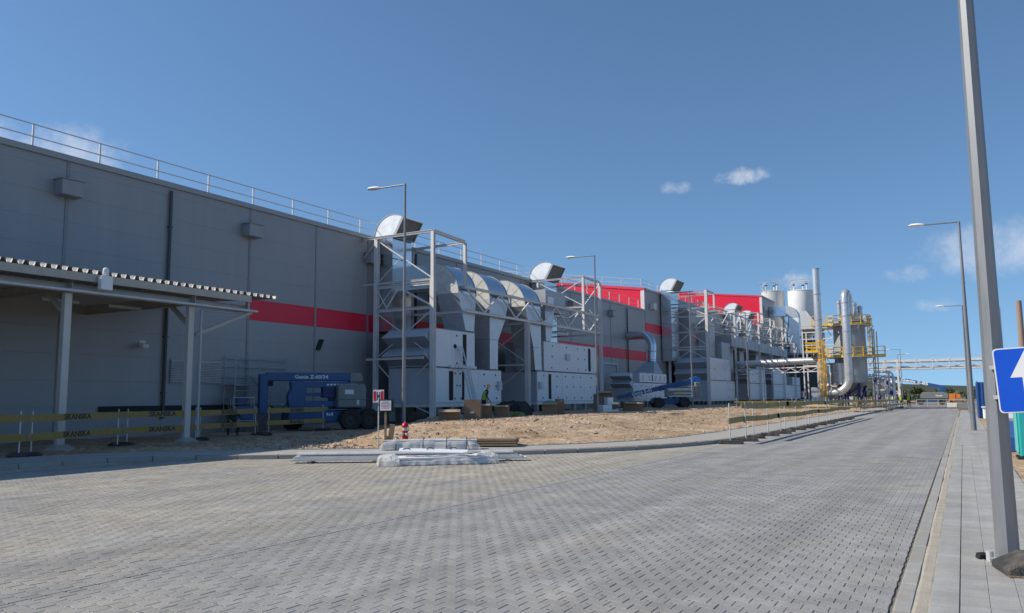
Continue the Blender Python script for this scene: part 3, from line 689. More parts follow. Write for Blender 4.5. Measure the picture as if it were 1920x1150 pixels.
# ------------------------------------------------------------------ outdoor air handling plant along the wall
ZG = .64
class Local:      # builds parts from world coordinates under a thing
    def __init__(s, t): s.t = t; s.o = t.location
    def __call__(s, b, name, mat, parent=None, **k):
        b.v = [(x-s.o.x, y-s.o.y, z-s.o.z) for x, y, z in b.v]; return b.build(name, mat, parent or s.t, **k)
def frame(label, loc, cols=(), beams=(), rods=(), tubes=()):
    t = thing('steel_gantry', label, 'steel frame', loc, group='steel frames around the air handling units'); P = Local(t)
    for (x, y, z0, z1, w) in cols:
        b = MB(); b.box(x-w/2, x+w/2, y-w/2, y-w/2+.02, z0, z1); b.box(x-w/2, x+w/2, y+w/2-.02, y+w/2, z0, z1); b.box(x-.012, x+.012, y-w/2+.022, y+w/2-.022, z0, z1)
        if z0 < 1: b.box(x-w*.8, x+w*.8, y-w*.8, y+w*.8, z0-.02, z0+.025)
        P(b, 'column', 'paintsteel')
    for (p, q, w, h) in beams: P(MB().ibeam(p, q, w, h, t=.018), 'beam', 'paintsteel')
    for (p, q, w) in rods: P(MB().bar(p, q, w, w*.9), 'brace', 'paintsteel')
    return t
def hood(label, yc0, yc1, xc, zc, r, zbot):
    t = thing('exhaust_hood', label, 'exhaust duct', (WX, yc0, zbot), group='foil wrapped exhaust hoods on the wall ducts'); P = Local(t)
    a1 = R(60); N = 14
    arc = [(xc+r*math.cos(a), zc+r*math.sin(a)) for a in [math.pi+(a1-math.pi)*i/N for i in range(N+1)]]
    P(MB().prism(arc+[(xc, zc)], 'xz', yc0, yc1), 'elbow', 'foil', smooth=30)
    rim = MB()
    rim.prism(arc+[(xc+(r+.035)*math.cos(a), zc+(r+.035)*math.sin(a)) for a in [a1+(math.pi-a1)*i/N for i in range(N+1)]], 'xz', yc0-.03, yc0+.03)
    P(rim, 'seam', 'ductdull')
    # outlet: short rectangular mouth with a mesh grille
    d = Vector((math.sin(a1), 0, -math.cos(a1))); u = Vector((math.cos(a1), 0, math.sin(a1)))
    c0 = Vector((xc, 0, zc)); e = c0+u*r
    def ring(k, ins): 
        A = c0+u*ins+d*k; Bq = e-u*ins+d*k
        return [(A.x, yc0+ins, A.z), (A.x, yc1-ins, A.z), (Bq.x, yc1-ins, Bq.z), (Bq.x, yc0+ins, Bq.z)]
    g = MB(); o0, o1, i1, i0 = ring(0.005, 0), ring(.16, 0), ring(.16, .05), ring(.05, .05)
    g.add(o0+o1+i1+i0, [(i+k*4, (i+1) % 4+k*4, (i+1) % 4+(k+1)*4, i+(k+1)*4) for k in range(3) for i in range(4)])
    P(g, 'mouth', 'ductdull')
    P(MB().add(ring(.06, .055), [(0, 1, 2, 3)]), 'grille', 'grille')
    bars = MB()
    for k in range(1, 12):
        yy = yc0+(yc1-yc0)*k/12; A = c0+u*.06+d*.09; Bq = e-u*.06+d*.09; bars.bar((A.x, yy, A.z), (Bq.x, yy, Bq.z), .014)
    P(bars, 'grille_bar', 'grille')
    P(MB().box(WX+.14, xc-.02, yc0+.06, yc1-.06, zbot, zc-.01), 'riser', 'duct')
    fl = MB()
    z = zbot+1.4
    while z < zc-.3: fl.box(WX+.10, xc+.03, yc0+.02, yc1-.02, z, z+.05); z += 1.5
    P(fl, 'flange', 'ductdull')
    return t
hood('nearest foil wrapped exhaust hood, white in the sun on the wall above the first frame', 38.5, 40.55, -29.72, 11.5, 1.36, 5.75)
hood('second foil exhaust hood, rising at the wall beside the first red end wall', 58.9, 61.3, -29.72, 11.45, 1.42, 5.75)
hood('third foil exhaust hood standing on the taller second hall edge', 92.3, 95.2, -29.72, 14.35, 1.42, 5.9)
hood('fourth foil exhaust hood, higher one in front of the broad red end wall', 122.0, 125.4, -29.72, 14.3, 1.42, 6)
hood('fifth foil exhaust hood, lower one in front of the broad red end wall', 131.0, 134.4, -29.72, 14.0, 1.42, 6)

def rainhoods(P, parent, x0, x1, y, z0, z1, n=2, depth=.75):
    h = (z1-z0)/n
    for k in range(n):
        b = MB(); zb, zt = z0+k*h, z0+(k+1)*h
        # wedge shaped hood: sloping top, open dark underside, closed cheeks
        b.add([(x0, y, zt), (x1, y, zt), (x1, y-depth, zt-h*.42), (x0, y-depth, zt-h*.42), (x0, y-depth, zt-h*.47), (x1, y-depth, zt-h*.47), (x0, y, zb+.03), (x1, y, zb+.03)],
              [(0, 1, 2, 3), (3, 2, 5, 4)])
        for xx, ids in ((x0, 0), (x1, 1)):
            b.add([(xx, y, zt), (xx, y-depth, zt-h*.42), (xx, y-depth, zt-h*.47), (xx, y, zb+.03)], [(0, 1, 2, 3)])
        b.cur = 1
        b.add([(x0+.02, y-depth+.02, zt-h*.475), (x1-.02, y-depth+.02, zt-h*.475), (x1-.02, y-.01, zb+.02), (x0+.02, y-.01, zb+.02)], [(0, 1, 2, 3)])
        P(b, 'rain_hood', ['ahugrey', 'ductdull'], parent)
def ahu(label, x0, x1, y0, z0, tiers, rain=None, end='ahugrey', fittings=True, base=True):
    """tiers: list of (zb, zt, yb, [(ya, yb, kind)...])"""
    t = thing('air_handling_unit', label, 'ventilation unit', ((x0+x1)/2, y0, ZG), group='white air handling units in a row along the wall'); P = Local(t)
    for ti, (zb, zt, ylo, yhi, segs) in enumerate(tiers):
        P(MB().box(x0, x1-.045, ylo+.045, yhi-.01, zb, zt-.03), 'core', 'dark')
        P(MB().box(x0, x1-.05, ylo, ylo+.04, zb, zt-.032), 'end_panel', end)
        P(MB().box(x0-.02, x1+.02, ylo-.02, yhi+.02, zt-.028, zt), 'lid', 'ahugrey')
        fit = MB()
        for (a, b, kind) in segs:
            if kind == 'o': 
                P(MB().box(x1-.4, x1-.044, a, b, zb+.18, zt-.2), 'opening_shade', 'dark'); P(MB().box(x1-.043, x1, a, b, zt-.17, zt-.034), 'panel', 'ahu'); P(MB().box(x1-.043, x1, a, b, zb+.01, zb+.15), 'panel', 'ahu'); continue  # near-black slab: shade inside the unit put into its colour
            o = P(MB().box(x1-.043, x1+(.012 if kind == 'd' else 0), a+.006, b-.006, zb+.01, zt-.034), 'door' if kind == 'd' else 'panel', 'ahu', bevel=.008)
            if kind in 'fd' and fittings:
                n = max(1, int((b-a)/1.3))
                for i in range(n):
                    yy = a+(b-a)*(i+.5)/n
                    for zz in (zb+.25, (zb+zt)/2, zt-.3): jj = .12*math.sin(yy*9+zz*5); fit.box(x1+.013, x1+.045, yy+jj-.035, yy+jj+.035, zz-.05, zz+.05)
        if fit.v: P(fit, 'handle', 'black')
    zb = tiers[0][0]; y1 = tiers[0][3]
    if base:
        b = MB(); b.box(x1-.2, x1-.02, y0, y1, zb-.22, zb-.01); b.box(x0+.02, x0+.2, y0, y1, zb-.22, zb-.01); b.box(x0+.21, x1-.21, y0+.02, y0+.2, zb-.22, zb-.01)
        P(b, 'base_frame', 'paintsteel')
        k = int((y1-y0)/1.8)+1
        for i in range(k):
            yy = y0+.15+(y1-y0-.3)*i/(k-1)
            P(MB().box(x1-.28, x1-.03, yy-.13, yy+.13, ZG-.25, zb-.222), 'support', 'concrete'); P(MB().box(x0+.05, x0+.3, yy-.13, yy+.13, ZG-.25, zb-.222), 'support', 'concrete')
    if rain: 
        for (zz0, zz1, n) in rain: rainhoods(P, t, x0+.05, x1-.05, y0-.005 if True else y0, zz0, zz1, n)
    return t, P
u1, P1 = ahu('nearest two storey white air handling unit with grey rain hoods on its end', -29.33, -26.15, 37.75, ZG,
    [(1.42, 3.45, 37.75, 45.45, [(37.76, 39.34, 'p'), (39.34, 39.80, 'o'), (39.80, 40.3, 'd'), (40.3, 40.72, 'd'), (40.72, 41.02, 'o'), (41.02, 42.6, 'p'), (42.6, 45.44, 'f')]),
     (3.50, 5.70, 37.75, 42.2, [(37.76, 39.6, 'p'), (39.6, 40.83, 'f'), (40.83, 41.27, 'o'), (41.27, 42.19, 'p')])], [(3.55, 5.66, 2)])
P1(MB().box(-26.14, -26.0, 44.9, 45.3, 2.2, 2.75), 'control_box', 'ahugrey')
b = MB()
for ya, yb in ((39.3, 39.7), (39.75, 40.05), (40.1, 41.2), (41.3, 42.1)): b.box(-26.13, -25.95, ya, yb, 3.47, 3.62)
P1(b, 'pipe_stub', 'whitetrim'); P1(MB().tube((-26.148, 39.95, 4.75), (-26.10, 39.95, 4.75), .13, n=12), 'round_port', 'black')
u2, P2 = ahu('second white air handling unit, the longest pair of boxes right of the bare column', -29.33, -26.15, 50.5, ZG,
    [(1.42, 3.55, 50.5, 61.2, [(50.52, 52.3, 'f'), (52.3, 52.78, 'o'), (52.78, 54.6, 'f'), (54.6, 55.9, 'd'), (55.9, 58.6, 'f'), (58.6, 61.18, 'f')]),
     (3.60, 5.75, 51.6, 61.0, [(51.62, 54.2, 'f'), (54.2, 56.8, 'f'), (56.8, 59.47, 'f'), (59.47, 60.0, 'o'), (60.0, 60.98, 'p')])])
P2(MB().box(-26.14, -26.0, 50.7, 51.2, 2.3, 2.8), 'control_box', 'ahugrey'); P2(MB().box(-26.14, -26.0, 55.2, 55.8, 4.5, 4.95), 'control_box', 'ahugrey')
us, Ps = ahu('small low white air handling unit behind the slanted blue boom', -28.2, -26.15, 69.5, ZG,
    [(1.5, 3.0, 69.5, 79.0, [(69.52, 73.6, 'f'), (73.6, 78.98, 'f')]), (3.05, 3.95, 71.2, 79.0, [(71.22, 74.6, 'f'), (74.6, 74.95, 'o'), (74.95, 78.98, 'f')])], [(2.5, 3.9, 2)])
u3, P3 = ahu('third two storey white air handling unit with rain hoods under the tall scaffold-like frame', -30.2, -26.15, 94.6, ZG,
    [(1.35, 3.6, 94.6, 107.0, [(94.62, 98.5, 'p'), (98.5, 102.6, 'p'), (102.6, 106.98, 'f')]), (3.65, 6.35, 94.6, 105.0, [(94.62, 98, 'f'), (98, 101.5, 'p'), (101.5, 104.98, 'f')])], [(3.7, 6.3, 2)])
u4, P4 = ahu('fourth white air handling unit behind the thin fourth lamp post', -29.8, -26.15, 114.8, ZG,
    [(1.4, 3.5, 114.8, 126.4, [(114.82, 120.5, 'p'), (120.5, 126.38, 'f')]), (3.55, 5.6, 114.8, 126.0, [(114.82, 118.4, 'f'), (118.4, 122, 'f'), (122, 125.98, 'f')])], [(3.6, 5.5, 2)])
u5, P5 = ahu('fifth white air handling unit, the farthest, ending before the dark annexe', -29.8, -26.15, 131.0, ZG,
    [(1.4, 3.5, 131, 156, [(131.02, 139, 'f'), (139, 147, 'p'), (147, 155.98, 'f')]), (3.55, 5.9, 131, 143, [(131.02, 136, 'f'), (136, 142.98, 'f')]), (3.55, 5.0, 148.5, 156, [(148.52, 155.98, 'p')])], [(3.6, 5.8, 2)])

# round-backed supply ducts that leave the wall and drop into the units
def supply(label, ya, yb, legs, xf=-26.2, ztop=9.97, zh=8.1, r=1.95):
    t = thing('supply_duct', label, 'air duct', (WX, ya, legs[-1][2]), group='round backed supply ducts dropping into the units'); P = Local(t)
    xc, zc = xf-r, ztop-r; N = 12; ri = .42
    P(MB().box(WX+.10, xc, ya+.05, yb-.05, ztop-(r-ri), ztop-.01), 'wall_duct', 'duct')
    out = [(xc+r*math.cos(a), zc+r*math.sin(a)) for a in [math.pi/2*(1-i/N) for i in range(N+1)]]
    inn = [(xc+ri*math.cos(a), zc+ri*math.sin(a)) for a in [math.pi/2*i/N for i in range(N+1)]]
    b = MB(); n = len(out)
    # curved back
    v = [(x, y, z) for y in (ya, yb) for x, z in out]; b.add(v, [(i, i+1, n+i+1, n+i) for i in range(n-1)])
    v = [(x, y, z) for y in (ya, yb) for x, z in inn]; b.add(v, [(i, i+1, n+i+1, n+i) for i in range(n-1)])
    P(b, 'elbow', 'duct', smooth=50)
    ck = MB()
    for y, e in ((ya, .012), (yb, -.012)): P(MB().prism(out+inn, 'xz', y, y+e), 'cheek', 'film')
    fl = MB()
    for y in (ya, yb):
        P(MB().prism(out+[(xc+(r+.03)*math.cos(a), zc+(r+.03)*math.sin(a)) for a in [math.pi/2*i/N for i in range(N+1)]], 'xz', y-.02, y+.02), 'seam', 'ductdull')
    for a in (18, 42, 66):
        for y, e in ((ya, -.008), (yb, .008)): P(MB().bar((xc+ri*math.cos(R(a)), y+e, zc+ri*math.sin(R(a))), (xc+(r-.03)*math.cos(R(a)), y+e, zc+(r-.03)*math.sin(R(a))), .03, .014, up=(0, 1, 0)), 'rib', 'film')
    prev = (zc, ya, yb)
    g = MB(); sm = MB()
    for (y0, y1, z) in legs:
        zz, pa, pb = prev; xi = xc+ri
        g.hexa([(xi, y0, z), (xf, y0, z), (xf, y1, z), (xi, y1, z), (xi, pa, zz), (xf, pa, zz), (xf, pb, zz), (xi, pb, zz)])
        sm.box(xi-.03, xf+.03, y0-.03, y1+.03, z, z+.04); prev = (z, y0, y1)
    P(g, 'drop', 'spangle'); P(sm, 'flange', 'ductdull')
supply('first round backed supply duct, dropping short onto the nearest unit', 40.4, 42.45, [(41.25, 42.2, 5.76)])
supply('second round backed supply duct with long tapering drop, between its two neighbours', 44.1, 46.55, [(44.1, 46.1, 6.8), (44.1, 45.15, 5.4), (44.1, 45.1, 3.5)])
supply('third round backed supply duct, reaching down beside the bare grey column', 48.9, 51.3, [(49.5, 51.3, 6.8), (50.1, 51.3, 5.2), (50.35, 51.35, 3.6)])
t = thing('plenum_box', 'square grey duct box with white notice right of the round backed ducts', 'air duct', (-28, 52.2, 5.8)); P = Local(t)
P(MB().box(WX+.1, -26.3, 52.3, 55.6, 8.0, 9.6), 'box', 'ductdull'); P(MB().hexa([(-27.6, 52.2, 5.8), (-26.25, 52.2, 5.8), (-26.25, 53.0, 5.8), (-27.6, 53.0, 5.8), (-27.6, 52.1, 7.99), (-26.25, 52.1, 7.99), (-26.25, 53.6, 7.99), (-27.6, 53.6, 7.99)]), 'drop', 'spangle')
P(MB().box(-26.29, -26.27, 52.6, 53.6, 8.5, 9.1), 'notice', 'white')
# wall grey backing ducts of the third and fourth units
def plain_duct(label, segs, mat='ductdull', name='box_duct'):
    t = thing(name, label, 'air duct', (segs[0][0], segs[0][2], segs[0][4])); P = Local(t)
    for s in segs: P(MB().box(*s), 'section', mat)
    fl = MB()
    for s in segs:
        L_ = s[3]-s[2]; Hh = s[5]-s[4]
        if L_ > Hh:
            y = s[2]+1.5
            while y < s[3]-.5: fl.box(s[0]-.03, s[1]+.03, y, y+.05, s[4]-.03, s[5]+.03); y += 2.4
        else:
            z = s[4]+1.2
            while z < s[5]-.4: fl.box(s[0]-.03, s[1]+.03, s[2]-.03, s[3]+.03, z, z+.05); z += 1.5
    P(fl, 'flange', 'galv'); return t
plain_duct('long level grey box duct above the far units', [(-29.2, -26.4, 107.2, 146, 8.3, 9.75)])
plain_duct('grey box duct rising behind the third unit next to the tall frame', [(-30.6, -28.8, 96.6, 99, 6.4, 12.4), (-28.6, -27.2, 99.4, 102, 6.4, 11.0), (-29, -26.5, 102.4, 106.6, 6.42, 8.6)])
plain_duct('upright grey box duct squeezed between the two wall ducts of the fourth unit', [(-30.4, -28.0, 112, 114.2, 1.2, 9.9), (-30.4, -27.6, 116.4, 119, 5.7, 8.2), (-30.4, -27.6, 126.8, 129, 1.2, 8.2)])
# round spiral pipe with bend above the small unit
t = thing('spiral_pipe', 'fat round galvanised pipe bending down into the small unit', 'pipe', (WX, 81, 4)); P = Local(t)
pts = [(WX+.05, 81.05, 8.2), (-29.3, 81.05, 8.2)]+[(-29.3+1.15*math.sin(a), 81.05-.4*math.sin(a), 8.2-1.25*(1-math.cos(a))) for a in [R(15*k) for k in range(1, 7)]]+[(-28.15, 80.4, 5.3)]
P(MB().path(pts, .44, 16), 'pipe', 'duct', smooth=50)
for z in (6.4, 5.5): P(MB().tube((-28.15, 80.45, z), (-28.15, 80.45, z+.06), .47, n=16), 'seam', 'ductdull')
P(MB().hexa([(-28.9, 76.4, 3.98), (-26.5, 76.4, 3.98), (-26.5, 79, 3.98), (-28.9, 79, 3.98), (-28.55, 79.9, 5.3), (-27.75, 79.9, 5.3), (-27.75, 80.8, 5.3), (-28.55, 80.8, 5.3)]), 'transition', 'ductdull')

# frames
XB, XA = -25.96, -30.02
def xbr(x0, z0, x1, z1, y, w=.045): return [((x0, y, z0), (x1, y, z1), w), ((x0, y+.05, z1), (x1, y+.05, z0), w)]
Y = 37.4
frame('nearest pale steel frame with open cage on top, in front of the nearest unit', (XB, Y, ZG),
  cols=[(XA, Y, ZG, 11.2, .24), (XB, Y, ZG, 8.44, .27), (XB, Y, 8.44, 11.22, .20), (XB, 40.8, 8.44, 11.1, .18), (XA, 40.95, 5.8, 11.1, .16)],
  beams=[((WX+.05, Y, 11.24), (XB, Y, 11.24), .16, .16), ((XB, Y, 11.24), (XB, 40.8, 11.14), .16, .18), ((XB, 40.8, 11.13), (XA, 40.95, 11.1), .12, .14), ((XA, Y, 11.1), (XA, 40.95, 11.1), .12, .12),
         ((WX+.05, Y-.01, 8.46), (XB, Y-.01, 8.46), .08, .10), ((XA, Y, 8.22), (XB, Y, 8.22), .14, .16), ((XA, Y, 6.84), (XB, Y, 6.84), .14, .18), ((XA, Y-.9, 3.95), (XB, Y-.9, 3.95), .12, .13),
         ((XA, 40.8, 8.40), (XB, 40.8, 8.40), .12, .14), ((XA, 40.8, 6.9), (XB, 40.8, 6.9), .12, .14)],
  rods=[((XA, Y, 11.1), (XB, Y, 8.5), .07), ((XA, Y+.06, 8.5), (-28.4, Y+.06, 9.8), .04), ((-28.4, Y, 8.15), (XB, Y, 6.9), .11), ((-28.4, Y, 8.15), (-29.3, Y, 6.9), .07), ((XA, Y, 8.15), (-29.2, Y, 6.9), .05), ((XA, Y+.05, 6.9), (-28.9, Y+.05, 8.1), .04), ((WX+.1, Y, 10.1), (XA, Y, 11.1), .04)]
       +xbr(XA, 6.75, XB, 4.05, Y-.02, .055)+[((XA, Y, 3.85), (-29.0, Y, 2.9), .06), ((-27.1, Y, 3.0), (XB, Y, 3.9), .05), ((-27.6, Y, 1.4), (XB, Y, .8), .05)])
def truss(label, y0, y1, zt, zb, x, step, group='lattice girders between the frames'):
    t = thing('lattice_girder', label, 'steel girder', (x, y0, zb), group=group); P = Local(t)
    P(MB().ibeam((x, y0, zt), (x, y1, zt), .14, .16), 'top_chord', 'paintsteel'); P(MB().ibeam((x, y0, zb), (x, y1, zb), .14, .16), 'bottom_chord', 'paintsteel')
    y = y0; k = 0
    while y+step <= y1+.01:
        a, b_ = (zt-.085, zb+.085) if k % 2 == 0 else (zb+.085, zt-.085)
        P(MB().bar((x, y+.05, a), (x, y+step-.05, b_), .08), 'web', 'paintsteel'); y += step; k += 1
truss('lattice girder on the nearest frames, passing in front of the round backed ducts', 40.95, 61.6, 8.4, 6.95, XB, 2.06)
truss('lattice girder nearer the wall behind the round backed ducts', 40.95, 61.6, 8.4, 6.95, -28.9+.0, 2.95)
frame('bare upright column with cross bars between the first two units', (XB, 48.75, ZG),
  cols=[(XB, 48.75, ZG, 6.86, .30), (XA, 48.75, ZG, 8.4, .26)],
  beams=[((XA, 48.75, 3.95), (XB, 48.75, 3.95), .12, .13), ((XA, 48.75, 6.8), (XB, 48.75, 6.8), .12, .14)], rods=xbr(XA, 6.7, XB, 4.05, 48.72, .05)+[((-28.5, 48.75, 2.2), (XB, 48.75, 3.9), .05), ((-27.4, 48.75, 1.5), (XB, 48.75, .8), .05)])
Y = 58.33
frame('second pale steel frame whose open cage crosses the first red end wall', (XB, 61.7, ZG),
  cols=[(XB, Y, 7.0, 11.2, .18), (XB, 61.7, ZG, 11.16, .24), (XA, 61.7, ZG, 11.1, .2), (XA, Y, 7.0, 11.1, .16)],
  beams=[((WX+.05, Y, 11.24), (XB, Y, 11.24), .13, .13), ((XB, Y, 11.26), (XB, 61.7, 11.22), .14, .16), ((XB, 61.7, 11.2), (XA, 61.7, 11.14), .12, .12), ((XA, Y, 8.86), (XB, Y, 8.86), .10, .12), ((XA, 61.7, 8.5), (XB, 61.7, 8.5), .12, .14), ((XA, 61.7, 6.85), (XB, 61.7, 6.85), .12, .14), ((XA, Y, 6.98), (XB, Y, 6.98), .10, .12)],
  rods=xbr(XA, 11.1, XB, 8.95, Y, .06)+[((XB, Y, 8.9), (XB, 61.7, 11.1), .06), ((XB, Y, 8.5), (XB, 61.7, 7.2), .06), ((XB, 59.5, 8.7), (XB, 61.7, 7.9), .05), ((-27.0, Y, 7.7), (XB, Y, 8.8), .06), ((-29.2, Y, 7.1), (XB, Y, 8.7), .04), ((XA, 61.7, 8.4), (XB, 61.7, 6.95), .06)])
Y = 93.97
def kbr(y, z0, z1, up): 
    xm = (XA+XB)/2; return [((xm, y, z1 if up else z0), (XA, y, z0 if up else z1), .08), ((xm, y+.03, z1 if up else z0), (XB, y+.03, z0 if up else z1), .10)]
frame('tall pale frame of many levels with cross bracing before the third unit', (XB, Y, ZG),
  cols=[(XA-.6, Y, ZG, 14.2, .26), (XB, Y, ZG, 14.25, .32), (XB, 97.5, 12.4, 14.1, .2), (XA-.6, 97.5, 6.4, 14.1, .2)],
  beams=[((XA-.9, Y, 14.2), (XB, Y, 14.2), .14, .14), ((XB, Y, 14.28), (XB, 97.5, 14.2), .16, .16), ((XB, 97.5, 14.15), (XA-.6, 97.5, 14.1), .12, .12)]+[((XA-.6, Y, z), (XB, Y, z), .14, .16) for z in (12.75, 12.35, 11.2, 9.35, 7.55, 7.25)]
        +[((XA-.6, 97.5, z), (XB, 97.5, z), .12, .13) for z in (12.6, 11.8, 10.2)],
  rods=kbr(Y, 11.3, 12.25, True)+kbr(Y, 9.45, 11.1, False)[1:]+kbr(Y, 7.65, 9.25, True)+kbr(Y, 5.95, 7.15, True)+kbr(Y, 9.45, 11.1, False)[:1]+[((XA-.6, Y, 12.8), (XB, Y, 14.1), .04), ((XB, Y, 8.4), (XB, 97, 9.8), .07)])
lv = [('fourth pale steel frame with small cage beside the tall frame', 107.4, 13.1, 3.3), ('fifth pale steel frame just left of the fourth and fifth hoods', 114.2, 12.1, 0), ('sixth pale steel frame in front of the higher far hood', 122.0, 14.0, 3.2),
      ('seventh pale steel frame under the lower far hood', 130.5, 13.8, 3.2), ('eighth pale steel frame beside the end of the broad red wall', 140.0, 13.2, 3.2), ('ninth pale steel frame, the farthest, beside the foil covered duct bend', 150.5, 11.0, 3.0)]
for lab, y, zt, cage in lv:
    cols = [(XB, y, ZG, zt, .22), (XA, y, ZG, zt, .2)]; beams = [((XA-.8, y, zt+.05), (XB, y, zt+.05), .12, .13)]+[((XA, y, z), (XB, y, z), .11, .13) for z in (10.6, 9.9, 7.9) if z < zt-.3]
    if cage: cols += [(XB, y+cage, zt-2.6, zt, .17)]; beams += [((XB, y, zt+.06), (XB, y+cage, zt+.06), .12, .13), ((XB, y+cage, zt), (XA, y+cage, zt), .1, .11), ((XB, y+cage, zt-2.5), (XA, y+cage, zt-2.5), .1, .11)]
    frame(lab, (XB, y, ZG), cols, beams, xbr(XA, 9.9, XB, 7.95, y, .06)+[((XB, y, zt-2.5), (XB, y+3, zt-.2), .07)])
truss('high lattice girder running back from the tall frame over the far units', 97.7, 150, 12.5, 10.7, XB+.02, 3.25)
truss('inner high lattice girder above the long level box duct', 97.7, 150, 12.1, 10.2, -28.2, 3.9)

# ------------------------------------------------------------------ street lamps
def lamp_post(label, x, y, z0, h, arm, r0=.105, r1=.05, az=math.pi, ramp=.11, n=8, group='street lamps'):
    t = thing('street_lamp', label, 'street lamp', (x, y, z0), 0, group)
    b = MB(); b.tube((0, 0, -.2), (0, 0, h*.985), r0, r1, n=n); b.tube((0, 0, h*.70), (0, 0, h*.705), r1*1.55, n=n)
    b.build('pole', 'lamp', t, smooth=50)
    d = Vector((math.cos(az), math.sin(az), 0))
    a = MB(); a.tube((0, 0, h*.95), (0, 0, h+.02), r1*1.1, n=8); a.tube(Vector((0, 0, h)), d*(arm-.55)+Vector((0, 0, h+.02)), .032, n=8); a.build('arm', 'lamp', t, smooth=50)
    hd = MB(); p = d*(arm-.6)+Vector((0, 0, h+.02)); s = Vector((-d.y, d.x, 0))
    rings = [(0, .05, .04, 0), (.08, .10, .075, .01), (.30, .15, .10, .02), (.55, .14, .085, .025), (.68, .07, .04, .02)]
    vs_, fs_ = [], []
    for k, (l, w, hh, up) in enumerate(rings):
        c = p+d*l+Vector((0, 0, up))
        for q in range(8):
            aa = 2*math.pi*q/8; vs_.append(c+s*math.cos(aa)*w+Vector((0, 0, math.sin(aa)*hh*(1 if math.sin(aa) > 0 else .7))))
    for k in range(len(rings)-1): fs_ += [(k*8+q, k*8+(q+1) % 8, (k+1)*8+(q+1) % 8, (k+1)*8+q) for q in range(8)]
    fs_ += [tuple(range(7, -1, -1)), tuple(range((len(rings)-1)*8, len(rings)*8))]
    hd.add(vs_, fs_); o = hd.build('lamp_head', 'white', t, smooth=50)
    return t
for x, y, lab in [(-20.3, 27.15, 'street lamp in the soil yard in front of the nearest steel frame'), (-20.3, 47.5, 'street lamp in the soil yard crossing the first red end wall'),
                  (-20.3, 68.2, 'street lamp in the soil yard standing over the slanted blue boom lift'), (-20.3, 89.0, 'street lamp in the soil yard before the fourth air handling unit')]:
    lamp_post(lab, x, y, zg(x, y)-.05, 10.85-zg(x, y), 1.95, .085, .045)
def right_lamp(lab, x, y, h=9.7): return lamp_post(lab, x, y, .02, h, 2.05, .115, .05)
right_lamp('tall street lamp on the right pavement, next beyond the pole with the blue sign', .33, 42.7)
right_lamp('far street lamp on the right pavement beside the blue container', .42, 83.7)
for x, y, az, lab in [(-9.3, 158, math.pi, 'very far street lamp showing its head over the pipe bridge, left of the road'), (-11.0, 178, 0, 'farthest street lamp left of the road behind the pipe bridge'), (6.0, 150, math.pi, 'far street lamp whose head shows right of the tall lamp')]:
    lamp_post(lab, x, y, .0, 9.7 if x < 0 else 15.5, 2.1, .08, .045, az)
# the near eight-sided pole that carries the blue sign
t = thing('lamp_pole', 'thick eight sided grey steel pole carrying the blue arrow sign', 'lamp pole', (.29, 9.66, .02)); 
b = MB(); b.tube((0, 0, -.1), (0, 0, 9.8), .108, .052, n=8); b.build('pole', 'lamp', t)
b = MB(); b.tube((0, 0, 9.7), (-1.6, 0, 9.75), .03, n=8); b.build('arm', 'lamp', t)
b = MB(); b.cbox((-1.9, 0, 9.78), (.7, .25, .16)); b.build('lamp_head', 'white', t, bevel=.03)
def arrow_sign():
    t = thing('arrow_sign', 'blue one way sign with white arrow on the near pole', 'traffic sign', (.575, 9.50, 1.795), R(-1.5)); t.rotation_euler = (0, R(-2.8), R(-3))
    def rr(w, h, r, n=5):
        pts = []
        for cx, cy, a0 in ((w-r, h-r, 0), (-w+r, h-r, 90), (-w+r, -h+r, 180), (w-r, -h+r, 270)):
            for i in range(n+1): a = R(a0+90*i/n); pts.append((cx+r*math.cos(a), cy+r*math.sin(a)))
        return pts
    MB().prism(rr(.28, .325, .04), 'xz', -.012, .0).build('plate', 'galv', t)
    MB().prism(rr(.277, .322, .04), 'xz', -.0145, -.0125).build('border', 'white', t)
    MB().prism(rr(.267, .312, .034), 'xz', -.0165, -.0146).build('field', 'signblue', t)
    MB().prism([(0, .295), (-.15, .025), (-.047, .025), (-.047, -.275), (.047, -.275), (.047, .025), (.15, .025)], 'xz', -.0185, -.0166).build('arrow', 'white', t)
    b = MB(); b.box(-.32, .1, .001, .04, .12, .16); b.box(-.32, .1, .001, .04, -.18, -.14); b.build('bracket', 'galv', t)
arrow_sign()
t = thing('rubber_wedge', 'dark wedge shaped rubber block beside the near pole base', 'rubber block', (.52, 8.95, .018), R(14))
MB().prism([(-.34, 0), (.34, 0), (.34, .05), (.2, .17), (-.12, .17), (-.34, .07)], 'xz', -.24, .24).build('block', 'rubber', t, bevel=.015)
MB().box(-.34, .34, -.25, -.242, .005, .02).build('edge_strip', 'wood', t)
t = thing('cut_pipe', 'short cut steel pipe lying beside the pole base', 'pipe offcut', (.13, 9.45, .018)); b = MB(); b.tube((0, 0, 0), (0, 0, .09), .035, n=10); b.cbox((.05, -.06, .02), (.14, .06, .035), .4); b.build('stub', 'galv', t)
MB().cbox((-.07, .05, .03), (.10, .05, .05), .8, .3).build('bent_strap', 'black', t)

# ------------------------------------------------------------------ barriers
def foot_mesh(): return MB().prism([(-.42, 0), (.42, 0), (.42, .07), (.30, .13), (-.30, .13), (-.42, .07)], 'xz', -.17, .17).mesh('foot_block', 'rubber', bevel=.02)
FM = foot_mesh()
def fence_post(parent, x, y, z, h=1.32, m='galv'): MB().tube((x, y, z), (x, y, z+h), .021, n=6).build('post', m, parent)
